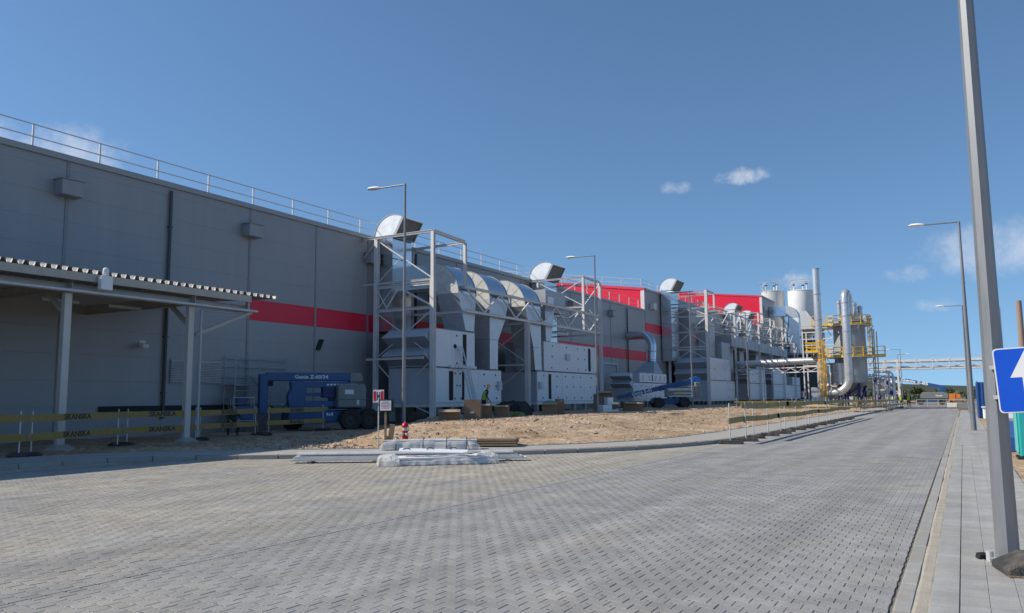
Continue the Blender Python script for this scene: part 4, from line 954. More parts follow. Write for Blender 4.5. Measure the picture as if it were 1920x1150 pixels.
# printed barriers in the shade of the hall
LB2 = [(-24.6, 8.6), (-22.95, 13.1), (-23.2, 13.5), (-24.35, 17.05), (-24.6, 17.5), (-24.8, 20.5), (-25.0, 20.8), (-26.2, 24.7), (-26.0, 25.2), (-26.9, 29.6)]
lab = ['nearest printed yellow barrier, cut off at the photo edge', 'printed yellow barrier in front of the first canopy post', 'printed yellow barrier between the two canopy posts', 'printed yellow barrier right of the second canopy post', 'printed yellow barrier in front of the blue lift tyres']
for k in range(5):
    a, c = Vector(LB2[2*k]), Vector(LB2[2*k+1]); z = .19
    d = (c-a); L_ = d.length; ang = math.atan2(d.y, d.x)
    t = thing('barrier', lab[k], 'barrier', (a.x, a.y, z), ang, 'yellow printed barriers along the shaded yard edge')
    for s in (.04, L_-.04): fence_post(t, s, 0, .08, 1.14)
    for zz in (.92, .40):
        bo = MB().cbox((L_/2-.02, -.028, zz+.10), (L_+.24, .013, .20), 0, 0, R(rnd.uniform(-.5, .5))).build('board', 'board', t)
        n = 1
        for i in range(n): text('SKANSKA', .235, 'letter', t, (L_*(.48), -.037, zz+.10), (math.pi/2, 0, 0), bold=.03, sx=1.12)
for i, (x, y) in enumerate([(-23.1, 13.3), (-24.5, 17.3), (-24.9, 20.65), (-26.1, 24.95), (-26.95, 29.7)]):
    o = inst('rubber_weight', FM, (x, y, zg(x, y)+.01), None, R(40)); tag(o, f'dark rubber foot under the printed barriers, {ORD[i]} from the left photo edge', 'barrier weight', 'rubber feet of the printed barriers')
# plain barriers along the road
SY = [28.6, 30.5, 32.7, 34.9, 37.0, 39.2, 41.4, 43.6, 45.9, 48.3, 50.9, 53.6, 56.4, 59.4, 62.6]
SM = MB().tube((0, 0, .08), (0, 0, 1.42), .021, n=6).mesh('post', 'galv')
for i, y in enumerate(SY):
    x = -7.22+.12*math.sin(i*2.1)
    t = thing('barrier_stand', f'grey post in rubber foot, {ORD[i]} from the near end of the road barrier row', 'barrier stand', (x, y, .0), 0, 'barrier stands along the road')
    inst('post', SM, (0, 0, 0), t); inst('foot', FM, (.02, 0, 0), t, R(8+5*math.sin(i)))
def run_board(lab, i0, i1, z, sag=0):
    ya, yb = SY[i0], SY[i1]
    b = MB(); n = i1-i0
    for i in range(n):
        p = (-7.18, SY[i0+i]-(.3 if i == 0 else 0), z+.03*math.sin((i0+i)*1.7)); q = (-7.18, SY[i0+i+1]+(.3 if i == n-1 else 0.02), z+.03*math.sin((i0+i+1)*1.7))
        b.bar(p, q, .03, .20)
    t = thing('barrier_board', lab, 'barrier board', (-7.18, ya, z), 0, 'yellow boards hung on the road barrier stands')
    b.v = [(x+7.18, y-ya, zz-z) for x, y, zz in b.v]; b.build('board', 'boarddull', t)
    c = MB()
    for i in range(i0+1, i1): c.box(.016, .03, SY[i]-ya-.12, SY[i]-ya+.12, -.11, .11)
    if c.v: c.build('clip', 'board', t)
run_board('lower yellow board on the nearest road barrier stands', 0, 4, .80); run_board('lower yellow board in the middle of the road barrier row', 4, 9, .78); run_board('lower yellow board at the far end of the road barrier row', 9, 14, .78)
run_board('upper yellow board on the nearest road barrier stands', 1, 5, 1.28); run_board('upper yellow board in the middle of the road barrier row', 5, 10, 1.27); run_board('upper yellow board at the far end of the road barrier row', 10, 14, 1.26)
# second, farther barrier rows round the process plant
rows_ = [((-13.5, 78), (-8.6, 80), 'far yellow barrier in front of the tall chimney'), ((-8.3, 80.2), (-6.9, 92), 'far yellow barrier running along the road past the round vessel'), ((-11.8, 95.5), (-7.3, 98), 'far yellow barrier in front of the pipe skid'), ((-7.2, 98.3), (-7.0, 112), 'farthest yellow barrier near the three walking workers'), ((-18.5, 76), (-13.8, 77.6), 'far yellow barrier left of the tall chimney')]
for (p, q, l) in rows_:
    p, q = Vector(p), Vector(q); d = q-p; L_ = d.length; zz = min(zg(*p), .2)-.08 if p.x < -9 else .05
    t = thing('barrier', l, 'barrier', (p.x, p.y, zz), math.atan2(d.y, d.x), 'yellow barriers round the process plant')
    n = max(2, int(L_/2.2))
    for i in range(n+1): inst('post', SM, (L_*i/n, 0, 0), t); inst('foot', FM, (L_*i/n, 0, .0), t, 1.5)
    for z in (.48, 1.02): MB().box(-.2, L_+.2, -.04, -.022, z-.08, z+.08).build('board', 'board' if i % 2 else 'boarddull', t)

# ------------------------------------------------------------------ hydrant, signs, stake
t = thing('fire_hydrant', 'red fire hydrant with silver body on the soil behind the walkway', 'fire hydrant', (-15.6, 20.95, zg(-15.6, 20.95)-.02)); t.scale = (.74, .74, .74)
MB().lathe((0, 0, 0), [(.12, -.2), (.12, .24), (.17, .25), (.17, .29), (.13, .30)], 14).build('foot', 'hydrant', t, smooth=40)
MB().lathe((0, 0, 0), [(.122, .20), (.125, .22), (.122, .24)], 14).build('band', 'yellow', t)
MB().lathe((0, 0, 0), [(.11, .30), (.14, .36), (.145, .50), (.12, .60), (.12, .64), (.16, .65), (.16, .68)], 14).build('body', 'hydrant', t, smooth=40)
MB().lathe((0, 0, 0), [(.11, .681), (.115, .78), (.09, .84)], 14).build('collar', 'silver', t, smooth=40)
MB().lathe((0, 0, 0), [(.15, .84), (.16, .87), (.13, .97), (.06, 1.02), (.03, 1.07)], 14).build('cap', 'hydrant', t, smooth=40)
for a in (R(200), R(330), R(265)):
    b = MB(); b.tube((.1*math.cos(a), .1*math.sin(a), .55), (.24*math.cos(a), .24*math.sin(a), .52), .06, n=10); b.build('outlet', 'silver', t)
MB().path([(.16*math.cos(x), .05, .76+.12*math.sin(x)) for x in [R(k*20-80) for k in range(9)]], .008, 5).build('chain', 'silver', t)
t = thing('hydrant_sign', 'white hydrant sign with black H and red side bars on thin post', 'sign', (-16.0, 20.1, zg(-15.9, 20.2)-.03), R(25)); t.scale = (.86, 1, .90)
MB().tube((0, 0, -.2), (0, 0, 2.05), .022, n=8).build('post', 'galv', t)
MB().box(-.20, .20, -.035, -.023, 1.62, 2.06).build('plate', 'white', t)
for s in (-1, 1): MB().box(s*.135-.05, s*.135+.05, -.038, -.0355, 1.67, 2.01).build('red_bar', 'letterred', t)
b = MB(); b.box(-.062, -.027, -.0385, -.036, 1.70, 1.98); b.box(.027, .062, -.0385, -.036, 1.70, 1.98); b.box(-.0265, .0265, -.0385, -.036, 1.80, 1.87); b.build('letter', 'letter', t)
t = thing('notice_board', 'small white notice with text on a wooden post by the hydrant sign', 'sign', (-15.45, 19.75, .12), R(25)); t.scale = (.85, 1, .88)
MB().box(-.035, .035, -.03, .03, -.2, 1.75).build('post', 'wood', t)
MB().box(-.19, .21, -.05, -.032, 1.36, 1.70).build('plate', 'white', t)
for k, (w, zz) in enumerate([(.26, 1.655), (.33, 1.595), (.33, 1.545), (.30, 1.495), (.26, 1.445)]): MB().box(.01-w/2, .01+w/2, -.0525, -.0505, zz-.008, zz+.008).build('text_line', 'letterred' if k > 1 else 'letter', t)
MB().box(-.24, .30, -.031, -.02, 1.30, 1.74).build('backing', 'dark', t)
t = thing('wooden_stake', 'short wooden plank stake leaning in the soil near the hydrant', 'stake', (-15.72, 20.3, .15), R(25)); t.rotation_euler = (R(4), R(8), R(25))
MB().box(-.08, .08, -.02, .02, -.1, .74).build('plank', 'wood', t); MB().cbox((.1, .2, .12), (.5, .05, .18), .3).build('crosspiece', 'wood', t)
MB().cbox((-.1, .05, .2), (.18, .04, .3), .3, 0, .2).build('slip', 'cardlight', t)

# ------------------------------------------------------------------ wrapped panels and metal sections at the kerb
def crumple(name, c, dx, dy, h, rz, mat, parent, amp=.05, nx=30, ny=12, seed=0):
    v, f = [], []
    for i in range(nx+1):
        for j in range(ny+1):
            u, w = i/nx*2-1, j/ny*2-1
            e = max(abs(u)**6, abs(w)**4); z = h*(1-e)**.55 if e < 1 else 0
            k = Vector((u*dx*3+seed, w*dy*3, seed))
            z = max(.0, z+amp*1.3*mnoise.noise(k*1.4)+amp*.3*mnoise.noise(k*5)) if e < .97 else .01+.03*abs(mnoise.noise(k*5))
            px_ = u*dx*(1+.04*mnoise.noise(k*1.3)); py_ = w*dy*(1+.10*mnoise.noise(k*1.7+Vector((4, 0, 0))))
            v.append((px_, py_, z))
    for i in range(nx):
        for j in range(ny): a = i*(ny+1)+j; f.append((a, a+ny+1, a+ny+2, a+1))
    b = MB().add(v, f); o = b.build(name, mat, parent); return o
FILM = bpy.data.materials.new('crumpled_film'); FILM.use_nodes = True
_n = FILM.node_tree.nodes; _p = _n['Principled BSDF']; _p.inputs['Base Color'].default_value = (.80, .78, .74, 1); _p.inputs['Roughness'].default_value = .35; _p.inputs['Alpha'].default_value = .5; _p.inputs['Specular IOR Level'].default_value = .4
t = thing('wrapped_panel_stack', 'white panels torn out of crumpled clear film, nearest pile on the road', 'panel pile', (-11.8, 17.35, 0), R(41))
for k in range(3): 
    MB().cbox((0, .0, .055+.06*k), (2.5-.05*k, .75, .05), R(.6*k)).build('panel', 'white', t, bevel=.006)
for s in (-.8, .1, .9): MB().box(s-.06, s+.06, -.40, .40, .0, .03).build('batten', 'wood', t)
crumple('film', None, 1.42, .47, .205, 0, FILM, t, .022, 70, 26, seed=3)
o = crumple('film', None, .28, .54, .25, 0, FILM, t, .06, 16, 20, seed=8); o.location = (-1.32, .02, .0)
o = crumple('film', None, .3, .45, .27, 0, FILM, t, .06, 16, 20, seed=11); o.location = (1.18, .1, .02)
MB().cbox((-.18, -.02, .335), (1.75, .36, .03), R(-9), R(9), R(2)).build('loose_panel', 'whitefilm', t, bevel=.005)
MB().cbox((.75, -.26, .30), (.42, .34, .02), R(25), R(3), R(-4)).build('loose_sheet', 'ductdull', t)
for s in (-.85, -.25, .35):
    MB().path([(s+.09*math.cos(a), .08+.05*math.sin(a), .375+.03*math.sin(a)) for a in [R(40*k) for k in range(7)]], .012, 5).build('strap', 'black', t)
t = thing('metal_section_bundle', 'long bundle of pale grey metal channels lying along the kerb', 'metal sections', (-15.6, 16.0, .05), math.atan2(3.35, 5.4))
for k in range(4):
    z0 = .055+.04*k; L_ = 6.2-.12*k
    b = MB()
    if k == 3:  # top channel, rounded
        pr_ = [(.16*math.cos(R(a)), z0+.07*math.sin(R(a))) for a in range(0, 181, 20)]
        b.prism([(y, z) for y, z in pr_], 'yz', .05*k, L_)
    else: b.prism([(-.2+.01*k, z0-.045), (.2-.01*k, z0-.045), (.2-.01*k, z0), (-.2+.01*k, z0)], 'yz', .05*k, L_)
    b.build('channel', 'whitetrim' if k < 3 else 'galv', t, smooth=35)
for s in (.5, 2.2, 4.0, 5.7): MB().box(s-.05, s+.05, -.3, .3, -.045, .008).build('batten', 'wood', t)
t = thing('wrapped_profile_stack', 'grey profiles strapped in shiny clear film on the walkway behind the white panels', 'profile pile', (-14.2, 20.35, .14), R(31))
for k in range(3): MB().cbox((.0, 0, .09+.08*k), (2.8, .62, .07)).build('profile', 'ahugrey', t)
crumple('film', None, 1.5, .42, .32, 0, FILM, t, .03, 60, 22, seed=21)
for s in (-1.0, -.2, .5, 1.1): MB().path([(s, .44*math.cos(a), max(.01, .36*math.sin(a))) for a in [R(15*k) for k in range(13)]], .012, 5).build('strap', 'black', t)
for s in (-1, 1): MB().box(s-.06, s+.06, -.4, .4, -.02, .05).build('batten', 'wood', t)
t = thing('timber_stack', 'low stack of brown boards at the edge of the soil', 'boards', (-13.35, 22.3, .16), R(25))
for k in range(3):
    for j in range(4): MB().cbox((rnd.uniform(-.05, .05), -.36+.24*j, .05+.075*k), (1.9, .21, .055), rnd.uniform(-.02, .02)).build('plank', 'wood', t)

# ------------------------------------------------------------------ cardboard boxes
def carton(lab, x, y, sx, sy, sz, rz=0, open_=True, mat='card', z=None):
    t = thing('cardboard_box', lab, 'cardboard box', (x, y, zg(x, y)+.02 if z is None else z), rz, 'empty cardboard boxes along the units')
    b = MB(); w = .012
    b.box(-sx/2, sx/2, -sy/2, -sy/2+w, 0, sz); b.box(-sx/2, sx/2, sy/2-w, sy/2, 0, sz); b.box(-sx/2, -sx/2+w, -sy/2+w, sy/2-w, 0, sz); b.box(sx/2-w, sx/2, -sy/2+w, sy/2-w, 0, sz); b.box(-sx/2+w, sx/2-w, -sy/2+w, sy/2-w, 0, w)
    b.build('body', mat, t)
    if open_:
        q = sy*.45
        MB().hexa([(-sx/2, -sy/2, sz), (sx/2, -sy/2, sz), (sx/2, -sy/2+w, sz), (-sx/2, -sy/2+w, sz), (-sx/2, -sy/2-q*.8, sz-q*.35), (sx/2, -sy/2-q*.8, sz-q*.35), (sx/2, -sy/2-q*.8, sz-q*.35+w), (-sx/2, -sy/2-q*.8, sz-q*.35+w)]).build('flap', 'cardlight', t)
        MB().hexa([(sx/2-w, -sy/2, sz), (sx/2, -sy/2, sz), (sx/2, sy/2, sz), (sx/2-w, sy/2, sz), (sx/2+q*.8, -sy/2, sz+q*.3), (sx/2+q*.8+w, -sy/2, sz+q*.3), (sx/2+q*.8+w, sy/2, sz+q*.3), (sx/2+q*.8, sy/2, sz+q*.3)]).build('flap', mat, t)
    else: MB().box(-sx/2, sx/2, -sy/2, sy/2, sz+.001, sz+.012).build('flap', mat, t)
    return t
carton('low open cardboard box nearest the first street lamp', -19.9, 30.0, .95, .7, .45, R(30))
t = carton('tallest upright cardboard box with a white sticker', -19.9, 31.9, .75, .55, .86, R(25), False); MB().box(-.08, .1, -.282, -.2755, .25, .33).build('sticker', 'white', t)
carton('narrow dark cardboard box between two larger cardboard boxes', -20.2, 32.9, .35, .5, .6, R(35), False)
carton('square cardboard box below the kneeling place of the hard hat worker', -20.3, 33.6, .6, .5, .66, R(30))
carton('plain closed cardboard box behind the open flapped one', -20.9, 34.9, .45, .5, .6, R(30), False)
carton('open cardboard box with drooping pale flap', -20.4, 35.5, .68, .55, .58, R(22), True, 'card')
t = carton('cardboard box heaped with green sheeting before the second unit', -20.6, 41.3, .85, .7, .66, R(28)); MB().lathe((0, 0, .6), [(.4, 0), (.36, .1), (.15, .17)], 8).build('green_sheet', pm('green_sheet', (.06, .26, .18), .6), t)
carton('tall closed cardboard box right of the box with green sheeting', -20.6, 42.6, .5, .5, .85, R(30), False)
carton('large dark open cardboard box nearest the gate', -20.5, 49.6, 1.2, .9, .95, R(25), False)
carton('tall cardboard box standing behind the white foam blocks', -21.2, 51.0, .9, .8, 1.35, R(20), True)
carton('flat cardboard box just left of the blue boom lift tyre', -20.2, 53.5, 1.3, .8, .6, R(30), True)
carton('leaning cardboard box at the boom tip of the slanted lift', -22.6, 53.2, .8, .6, 1.2, R(25), True)
for i, (x, y, z, l) in enumerate([(-19.9, 48.9, 0, 'white foam block lying lowest beside the second street lamp'), (-19.95, 49.0, .47, 'white foam block on top of another foam block'), (-20.1, 48.2, 0, 'small white foam slab leaning near the second street lamp')]):
    t = thing('foam_block', l, 'foam block', (x, y, zg(x, y)+.02+z), R(25+20*i), 'white foam packing blocks'); b = MB(); b.box(-.4, .4, -.3, .3, 0, .14); b.box(-.4, .0, -.3, .3, .1401, .45); b.build('block', 'white', t, bevel=.02)
t = thing('black_sack', 'black plastic sack slumped under the second unit by the cardboard boxes', 'rubbish sack', (-21.8, 39.2, zg(-21.8, 39.2))); crumple('sack', None, .9, .7, .75, 0, 'black', t, .12, 14, 12, seed=5)
t = thing('yellow_rag', 'dull yellow rag heap beside the black sack', 'rag', (-20.9, 37.9, zg(-20.9, 37.9))); crumple('cloth', None, .42, .3, .2, 0, pm('dull_yellow_cloth', (.20, .20, .05), .8), t, .08, 12, 10, seed=15)

# ------------------------------------------------------------------ ladder
t = thing('ladder', 'aluminium extension ladder leaning on the nearest unit', 'ladder', (-24.9, 40.35, .66))
for s in (-.22, .22): MB().bar((0, s, 0), (-1.12, s, 4.1), .04, .09, up=(0, 1, 0)).build('rail', 'galv', t)
for s in (-.17, .17): MB().bar((.07, s, .3), (-.6, s, 2.8), .04, .08, up=(0, 1, 0)).build('rail', 'galv', t)
rm_ = MB().tube((0, -.2, 0), (0, .2, 0), .018, n=6).mesh('rung', 'galv')
for i in range(14): inst('rung', rm_, (-1.12*(i+.6)/14.5, 0, 4.1*(i+.6)/14.5), t)

# ------------------------------------------------------------------ people
def skin_mesh(name, joints, edges, mats, paint, sub=1):
    me = bpy.data.meshes.new(name); me.from_pydata([j[0] for j in joints], edges, []); o = bpy.data.objects.new(name, me); COL.objects.link(o)
    bpy.context.view_layer.objects.active = o
    md = o.modifiers.new('skin', 'SKIN'); sv = me.skin_vertices[0].data
    for i, j in enumerate(joints): sv[i].radius = (j[1], j[2] if len(j) > 2 else j[1]); sv[i].use_root = (i == 0)
    s2 = o.modifiers.new('sub', 'SUBSURF'); s2.levels = sub; s2.render_levels = sub
    dg = bpy.context.evaluated_depsgraph_get(); m2 = bpy.data.meshes.new_from_object(o.evaluated_get(dg)); bpy.data.objects.remove(o); bpy.data.meshes.remove(me)
    m2.name = name; m2.materials.clear()
    for m in mats: m2.materials.append(M[m])
    for p in m2.polygons: p.material_index = paint(p.center); p.use_smooth = True
    return m2
def person(lab, loc, rz, pose='stand', vest='hivis', hat='white', trousers='cloth', h=1.76, stride=.12, seed=0):
    t = thing('person', lab, 'person', loc, rz); k = h/1.76
    lean = .0; bend = 0
    if pose == 'bow': lean = -.16
    if pose == 'crouch':
        J = [((0, .05, .48), .16, .13), ((0, -.05, .70), .16, .12), ((0, -.17, .95), .19, .12), ((0, -.25, 1.06), .06), ((0, -.32, 1.15), .075), ((0, -.34, 1.27), .085),
             ((-.14, -.06, .46), .10), ((-.20, -.36, .56), .07), ((-.19, -.20, .12), .055), ((-.19, -.34, .04), .045), ((.14, -.06, .46), .10), ((.22, -.40, .50), .07), ((.19, -.16, .12), .055), ((.19, -.32, .04), .045),
             ((-.21, -.18, .96), .07), ((-.26, -.38, .74), .048), ((-.14, -.54, .60), .036), ((-.10, -.60, .55), .03), ((.21, -.18, .96), .07), ((.27, -.40, .76), .048), ((.14, -.56, .64), .036), ((.10, -.62, .60), .03)]
        zc = lambda c: 1 if c.y < -.5 or c.z > 1.10 else (0 if c.z < .58 and not (c.y < -.45 and c.z > .55) else 2)
    else:
        l = lean; s = stride
        J = [((0, 0, .95), .155, .115), ((0, l*.3, 1.18), .15, .11), ((0, l, 1.40), .18, .115), ((0, l*1.3, 1.50), .058), ((0, l*1.6-.01, 1.58), .07), ((0, l*1.8-.02, 1.69), .082),
             ((-.10, 0, .90), .10), ((-.115, -s*.6, .48), .068), ((-.115, -s*.3, .10), .05), ((-.12, -s*.3-.14, .035), .042), ((.10, 0, .90), .10), ((.115, s*.3, .49), .068), ((.115, s*1.3, .12), .05), ((.12, s*1.2-.12, .035), .042),
             ((-.20, l, 1.40), .072), ((-.26, l+.05+s*.5, 1.14), .05), ((-.25, l-.08+s*.3, .93), .036), ((-.24, l-.12, .86), .032), ((.20, l, 1.40), .072), ((.26, l+.02-s*.5, 1.14), .05), ((.25, l-.12-s*.5, .95), .036), ((.24, l-.16-s*.5, .87), .032)]
        zc = lambda c: 1 if c.z > 1.52*k or (abs(c.x) > .2*k and c.z < .92*k) else (0 if c.z < .93*k else 2)
    J = [((x*k, y*k, z*k), *[r*k for r in rr]) for (x, y, z), *rr in J]
    E_ = [(0, 1), (1, 2), (2, 3), (3, 4), (4, 5), (0, 6), (6, 7), (7, 8), (8, 9), (0, 10), (10, 11), (11, 12), (12, 13), (2, 14), (14, 15), (15, 16), (16, 17), (2, 18), (18, 19), (19, 20), (20, 21)]
    me = skin_mesh('body', J, E_, [trousers, 'skin', trousers if pose == 'crouch' else 'cloth'], zc)
    o = bpy.data.objects.new('body', me); COL.objects.link(o); o.parent = t
    # vest as a slightly larger shell round the trunk
    p0, p1, p2 = [Vector(J[i][0]) for i in (0, 1, 2)]
    v, f = [], []; n = 14
    for q, (c, rx, ry) in enumerate([(p0-Vector((0, 0, .03)), .19, .15), (p0.lerp(p1, .6), .185, .15), (p1.lerp(p2, .5), .20, .15), (p2+(p2-p1)*.0, .225, .15), (p2+(p2-p1)*.22, .15, .11)]):
        for a in range(n): v.append(c+Vector((rx*k*math.cos(2*math.pi*a/n), ry*k*math.sin(2*math.pi*a/n), 0)))
        if q: f += [((q-1)*n+a, (q-1)*n+(a+1) % n, q*n+(a+1) % n, q*n+a) for a in range(n)]
    if vest: MB().add(v, f).build('vest', vest, t, smooth=60)
    hd = Vector(J[5][0]); 
    if hat: MB().lathe(hd+Vector((0, -.01, .02)), [(.135*k, 0), (.115*k, .012), (.112*k, .05*k), (.085*k, .10*k), (.03*k, .125*k)], 12).build('hard_hat', hat, t, smooth=50)
    MB().cbox(hd+Vector((0, -.088*k, -.03*k)), (.025*k, .03*k, .035*k)).build('nose', 'skin', t)
    for s_ in (-1, 1): MB().cbox(hd+Vector((s_*.032*k, -.081*k, .0)), (.018*k, .012*k, .01*k)).build('eye', 'cloth', t)
    for s_ in (-1, 1): # hands with fingers
        w = Vector(J[17 if s_ < 0 else 21][0]); dd = Vector((0, -.3, -1)).normalized() if pose != 'crouch' else Vector((0, -.7, -.5)).normalized()
        b = MB(); b.bar(w-dd*.02*k, w+dd*.07*k, .035*k, .07*k, up=(1, 0, 0))
        for q in range(4): c = w+dd*.065*k+Vector((0, (q-1.5)*.019*k, 0)); b.path([c, c+dd*.04*k, c+dd*(.068+.008*(q in (1, 2)))*k+Vector((-s_*.015*k, 0, 0))], .008*k, 5)
        c = w+dd*.01*k; b.path([c, c+Vector((0, -.045*k, -.02*k)), c+Vector((-s_*.01*k, -.055*k, -.055*k))], .009*k, 5)
        b.build('hand', 'skin', t)
    return t
person('worker in orange hard hat and green hi-vis vest bowing behind the cardboard boxes', (-23.4, 38.7, zg(-23.4, 38.7)), R(150), 'bow', 'hivisdull', 'orangehat', h=1.66)
person('worker in dark green clothes crouching behind the printed barrier', (-27.2, 24.3, zg(-27.2, 24.3)), R(60), 'crouch', None, None, 'greencloth')
for x, y, l, st_, rz in [(-6.45, 121.0, 'rightmost of the workers in yellow vest and white hard hat on the far road', .2, 175), (-7.5, 122.5, 'worker in yellow vest in the middle of the far walking group', .15, 200), (-8.45, 122.8, 'worker in yellow vest nearest the bridge leg', .1, 150), (-8.95, 124.6, 'worker in orange hat at the back of the far group', .1, 190)]:
    person(l, (x, y, .0), R(rz), 'stand', 'hivis', 'orangehat' if 'orange' in l else 'white', stride=st_)

# ------------------------------------------------------------------ boom lifts
M['rimdark'] = pm('dusty_rim', (.075, .068, .06), .8, 0, .3, 9)
def tyre(P_, x, y, r, w, rot=0):
    t = MB(); n = 20
    prof = [(r*.55, -w/2), (r*.93, -w/2), (r, -w*.36), (r, w*.36), (r*.93, w/2), (r*.55, w/2)]
    v = [(x+rr*math.cos(2*math.pi*k/n), y+l, r+rr*math.sin(2*math.pi*k/n)) for rr, l in prof for k in range(n)]
    f = [(g*n+k, g*n+(k+1) % n, ((g+1) % 6)*n+(k+1) % n, ((g+1) % 6)*n+k) for g in range(6) for k in range(n)]
    t.add(v, f)
    for k in range(16):
        a = 2*math.pi*k/16; t.cbox((x+r*math.cos(a), y, r+r*math.sin(a)), (.07, w*.9, .05), 0, 0, -a+math.pi/2)
    wo = t.build('wheel', 'tyre', P_, smooth=40)
    b = MB(); v = [(x+rr*math.cos(2*math.pi*k/n), y+l, r+rr*math.sin(2*math.pi*k/n)) for rr, l in [(r*.56, -w*.46), (r*.5, -w*.30), (r*.18, -w*.26), (r*.12, -w*.42)] for k in range(n)]
    b.add(v, [(g*n+k, g*n+(k+1) % n, (g+1)*n+(k+1) % n, (g+1)*n+k) for g in range(3) for k in range(n)]+[tuple(range(3*n, 4*n))]); b.build('rim', 'rimdark', wo)
def basket(t, x, y, z, sx=.9, sy=1.8, mat='ductdull'):
    b = MB(); b.box(x-sx/2, x+sx/2, y-sy/2, y+sy/2, z, z+.05)
    for zz in (.55, 1.1):
        for p, q in (((-1, -1), (1, -1)), ((1, -1), (1, 1)), ((1, 1), (-1, 1)), ((-1, 1), (-1, -1))): b.bar((x+p[0]*sx/2, y+p[1]*sy/2, z+zz), (x+q[0]*sx/2, y+q[1]*sy/2, z+zz), .04)
    for a in (-1, 0, 1):
        for c in (-1, 1): b.bar((x+c*sx/2, y+a*sy/2, z), (x+c*sx/2, y+a*sy/2, z+1.1), .035)
    b.build('platform', mat, t)
    MB().box(x-.2, x+.2, y-.25, y+.05, z+.85, z+1.15).build('control_panel', 'blue', t)
# articulating lift parked broadside in the hall's shade
z0 = zg(-27.4, 31.4)-.03
t = thing('boom_lift', 'blue articulating boom lift with folded arms parked before the printed barrier', 'boom lift', (-26.9, 31.0, z0), R(58))
tyre(t, .37, .0, .52, .42); tyre(t, 1.42, .25, .52, .42); tyre(t, -2.0, 1.9, .52, .42); tyre(t, 1.42, 2.1, .52, .42)
b = MB(); b.box(-2.6, .95, .22, 1.85, .42, .95); b.build('chassis', 'blue', t, bevel=.03); MB().box(-.9, 1.6, .30, 1.85, .62, 1.0).build('axle_beam', 'blue', t, bevel=.03)
b = MB(); b.prism([(-.30, 1.12), (1.15, 1.12), (1.15, 2.15), (1.05, 2.28), (-.22, 2.28), (-.30, 2.15)], 'xz', -.12, .62); b.build('engine_hood', 'liftgrey', t, bevel=.05)
MB().box(.05, .5, -.128, -.121, 1.78, 2.0).build('warning_label', 'white', t); MB().box(-.28, 1.13, -.127, -.121, 1.50, 1.52).build('hood_seam', 'dark', t); MB().box(.66, .78, -.135, -.121, 1.25, 1.5).build('latch', 'film', t)
MB().box(-.3, 1.2, .64, 1.7, 1.05, 2.2).build('turntable', 'blue', t, bevel=.04)
b = MB(); b.box(-3.65, .85, .55, .92, 2.45, 2.85); b.build('upper_boom', 'blue', t, bevel=.03)
b = MB(); b.prism([(.5, 2.40), (1.15, 2.40), (1.2, 2.55), (1.1, 2.84), (.85, 2.88), (.5, 2.84)], 'xz', .50, .97); b.build('boom_head', 'liftgrey', t, bevel=.03)
b = MB(); b.box(-2.5, .5, .30, .56, 2.12, 2.40); b.build('lower_boom', 'blue', t, bevel=.02)
b = MB(); b.box(-2.2, -.2, .35, .60, 1.70, 1.86); b.box(-2.2, .0, .32, .58, 1.18, 1.46); b.build('riser_arm', 'blue', t, bevel=.02)
b = MB(); b.prism([(-2.55, 2.42), (-1.9, 2.42), (-1.75, 2.0), (-1.85, 1.16), (-2.6, 1.16), (-2.68, 1.7), (-2.5, 2.1)], 'xz', .25, .66); b.build('knuckle', 'blue', t, bevel=.03)
b = MB(); b.prism([(-.95, 2.15), (-.35, 2.15), (-.3, 1.6), (-.95, 1.62)], 'xz', .24, .68); b.build('knuckle', pm('lift_dark_blue', (.008, .035, .13), .5), t, bevel=.02)
b = MB(); b.box(-3.95, -3.55, .52, .95, .85, 2.78); b.build('jib', 'blue', t, bevel=.03); MB().box(-3.56, -3.30, .58, .9, 2.2, 2.6).build('link', 'dark', t)
b = MB(); b.bar((-3.55, .7, 1.05), (-2.9, .7, .92), .08); b.path([(-3.5, .5, 1.3), (-3.1, .45, 1.0), (-2.8, .45, 1.2), (-2.5, .45, 1.55)], .025, 6); b.build('hose', 'black', t)
basket(t, -4.75, .75, .55, .95, 1.3); MB().box(-5.2, -4.3, .0, .25, .62, 1.25).build('tool_box', 'blue', t, bevel=.03)
text('Genie Z-60/34', .25, 'letterwhite', t, (-1.45, .546, 2.64), (math.pi/2, 0, 0), bold=.025, sx=1.12)
b = MB()
for i in range(9): b.box(-.75+.17*i, -.75+.17*i+.12, .294, .299, 2.22, 2.30)
b.build('lettering', 'letterwhite', t)
text('4x4', .24, 'letterwhite', t, (-.62, .214, .80), (math.pi/2, 0, 0), bold=.025)
# telescopic lift with slanting boom in the yard
z0 = zg(-22.8, 70)-.02
t = thing('boom_lift', 'blue telescopic boom lift with its boom slanting down to the left', 'boom lift', (-23.4, 69.5, z0), R(29))
for x in (-.35, 1.95):
    for y in (0, 1.9): tyre(t, x, y, .46, .36)
MB().box(-.8, 2.4, .2, 1.7, .35, .85).build('chassis', 'blue', t, bevel=.03)
b = MB(); b.prism([(.25, .95), (3.0, .95), (3.15, 1.1), (3.15, 1.95), (.25, 1.75)], 'xz', -.08, .55); b.build('engine_hood', 'liftgrey', t, bevel=.05)
b = MB(); b.box(.5, 2.6, -.1, -.082, 1.52, 1.72); b.box(.55, 2.75, -.1, -.082, .98, 1.08); b.box(1.0, 2.7, -.1, -.082, 1.22, 1.34); b.build('engine_part', 'film', t); MB().box(1.3, 1.7, -.13, -.102, 1.25, 1.40).build('engine_part', 'yellow', t)
b = MB(); b.box(2.95, 3.4, .0, 1.4, .95, 2.25); b.build('counterweight', 'liftgrey', t, bevel=.05)
b = MB(); b.bar((-.2, .75, 1.72), (3.2, .75, 2.45), .40, .46); b.build('boom_base', 'blue', t, bevel=.03); 
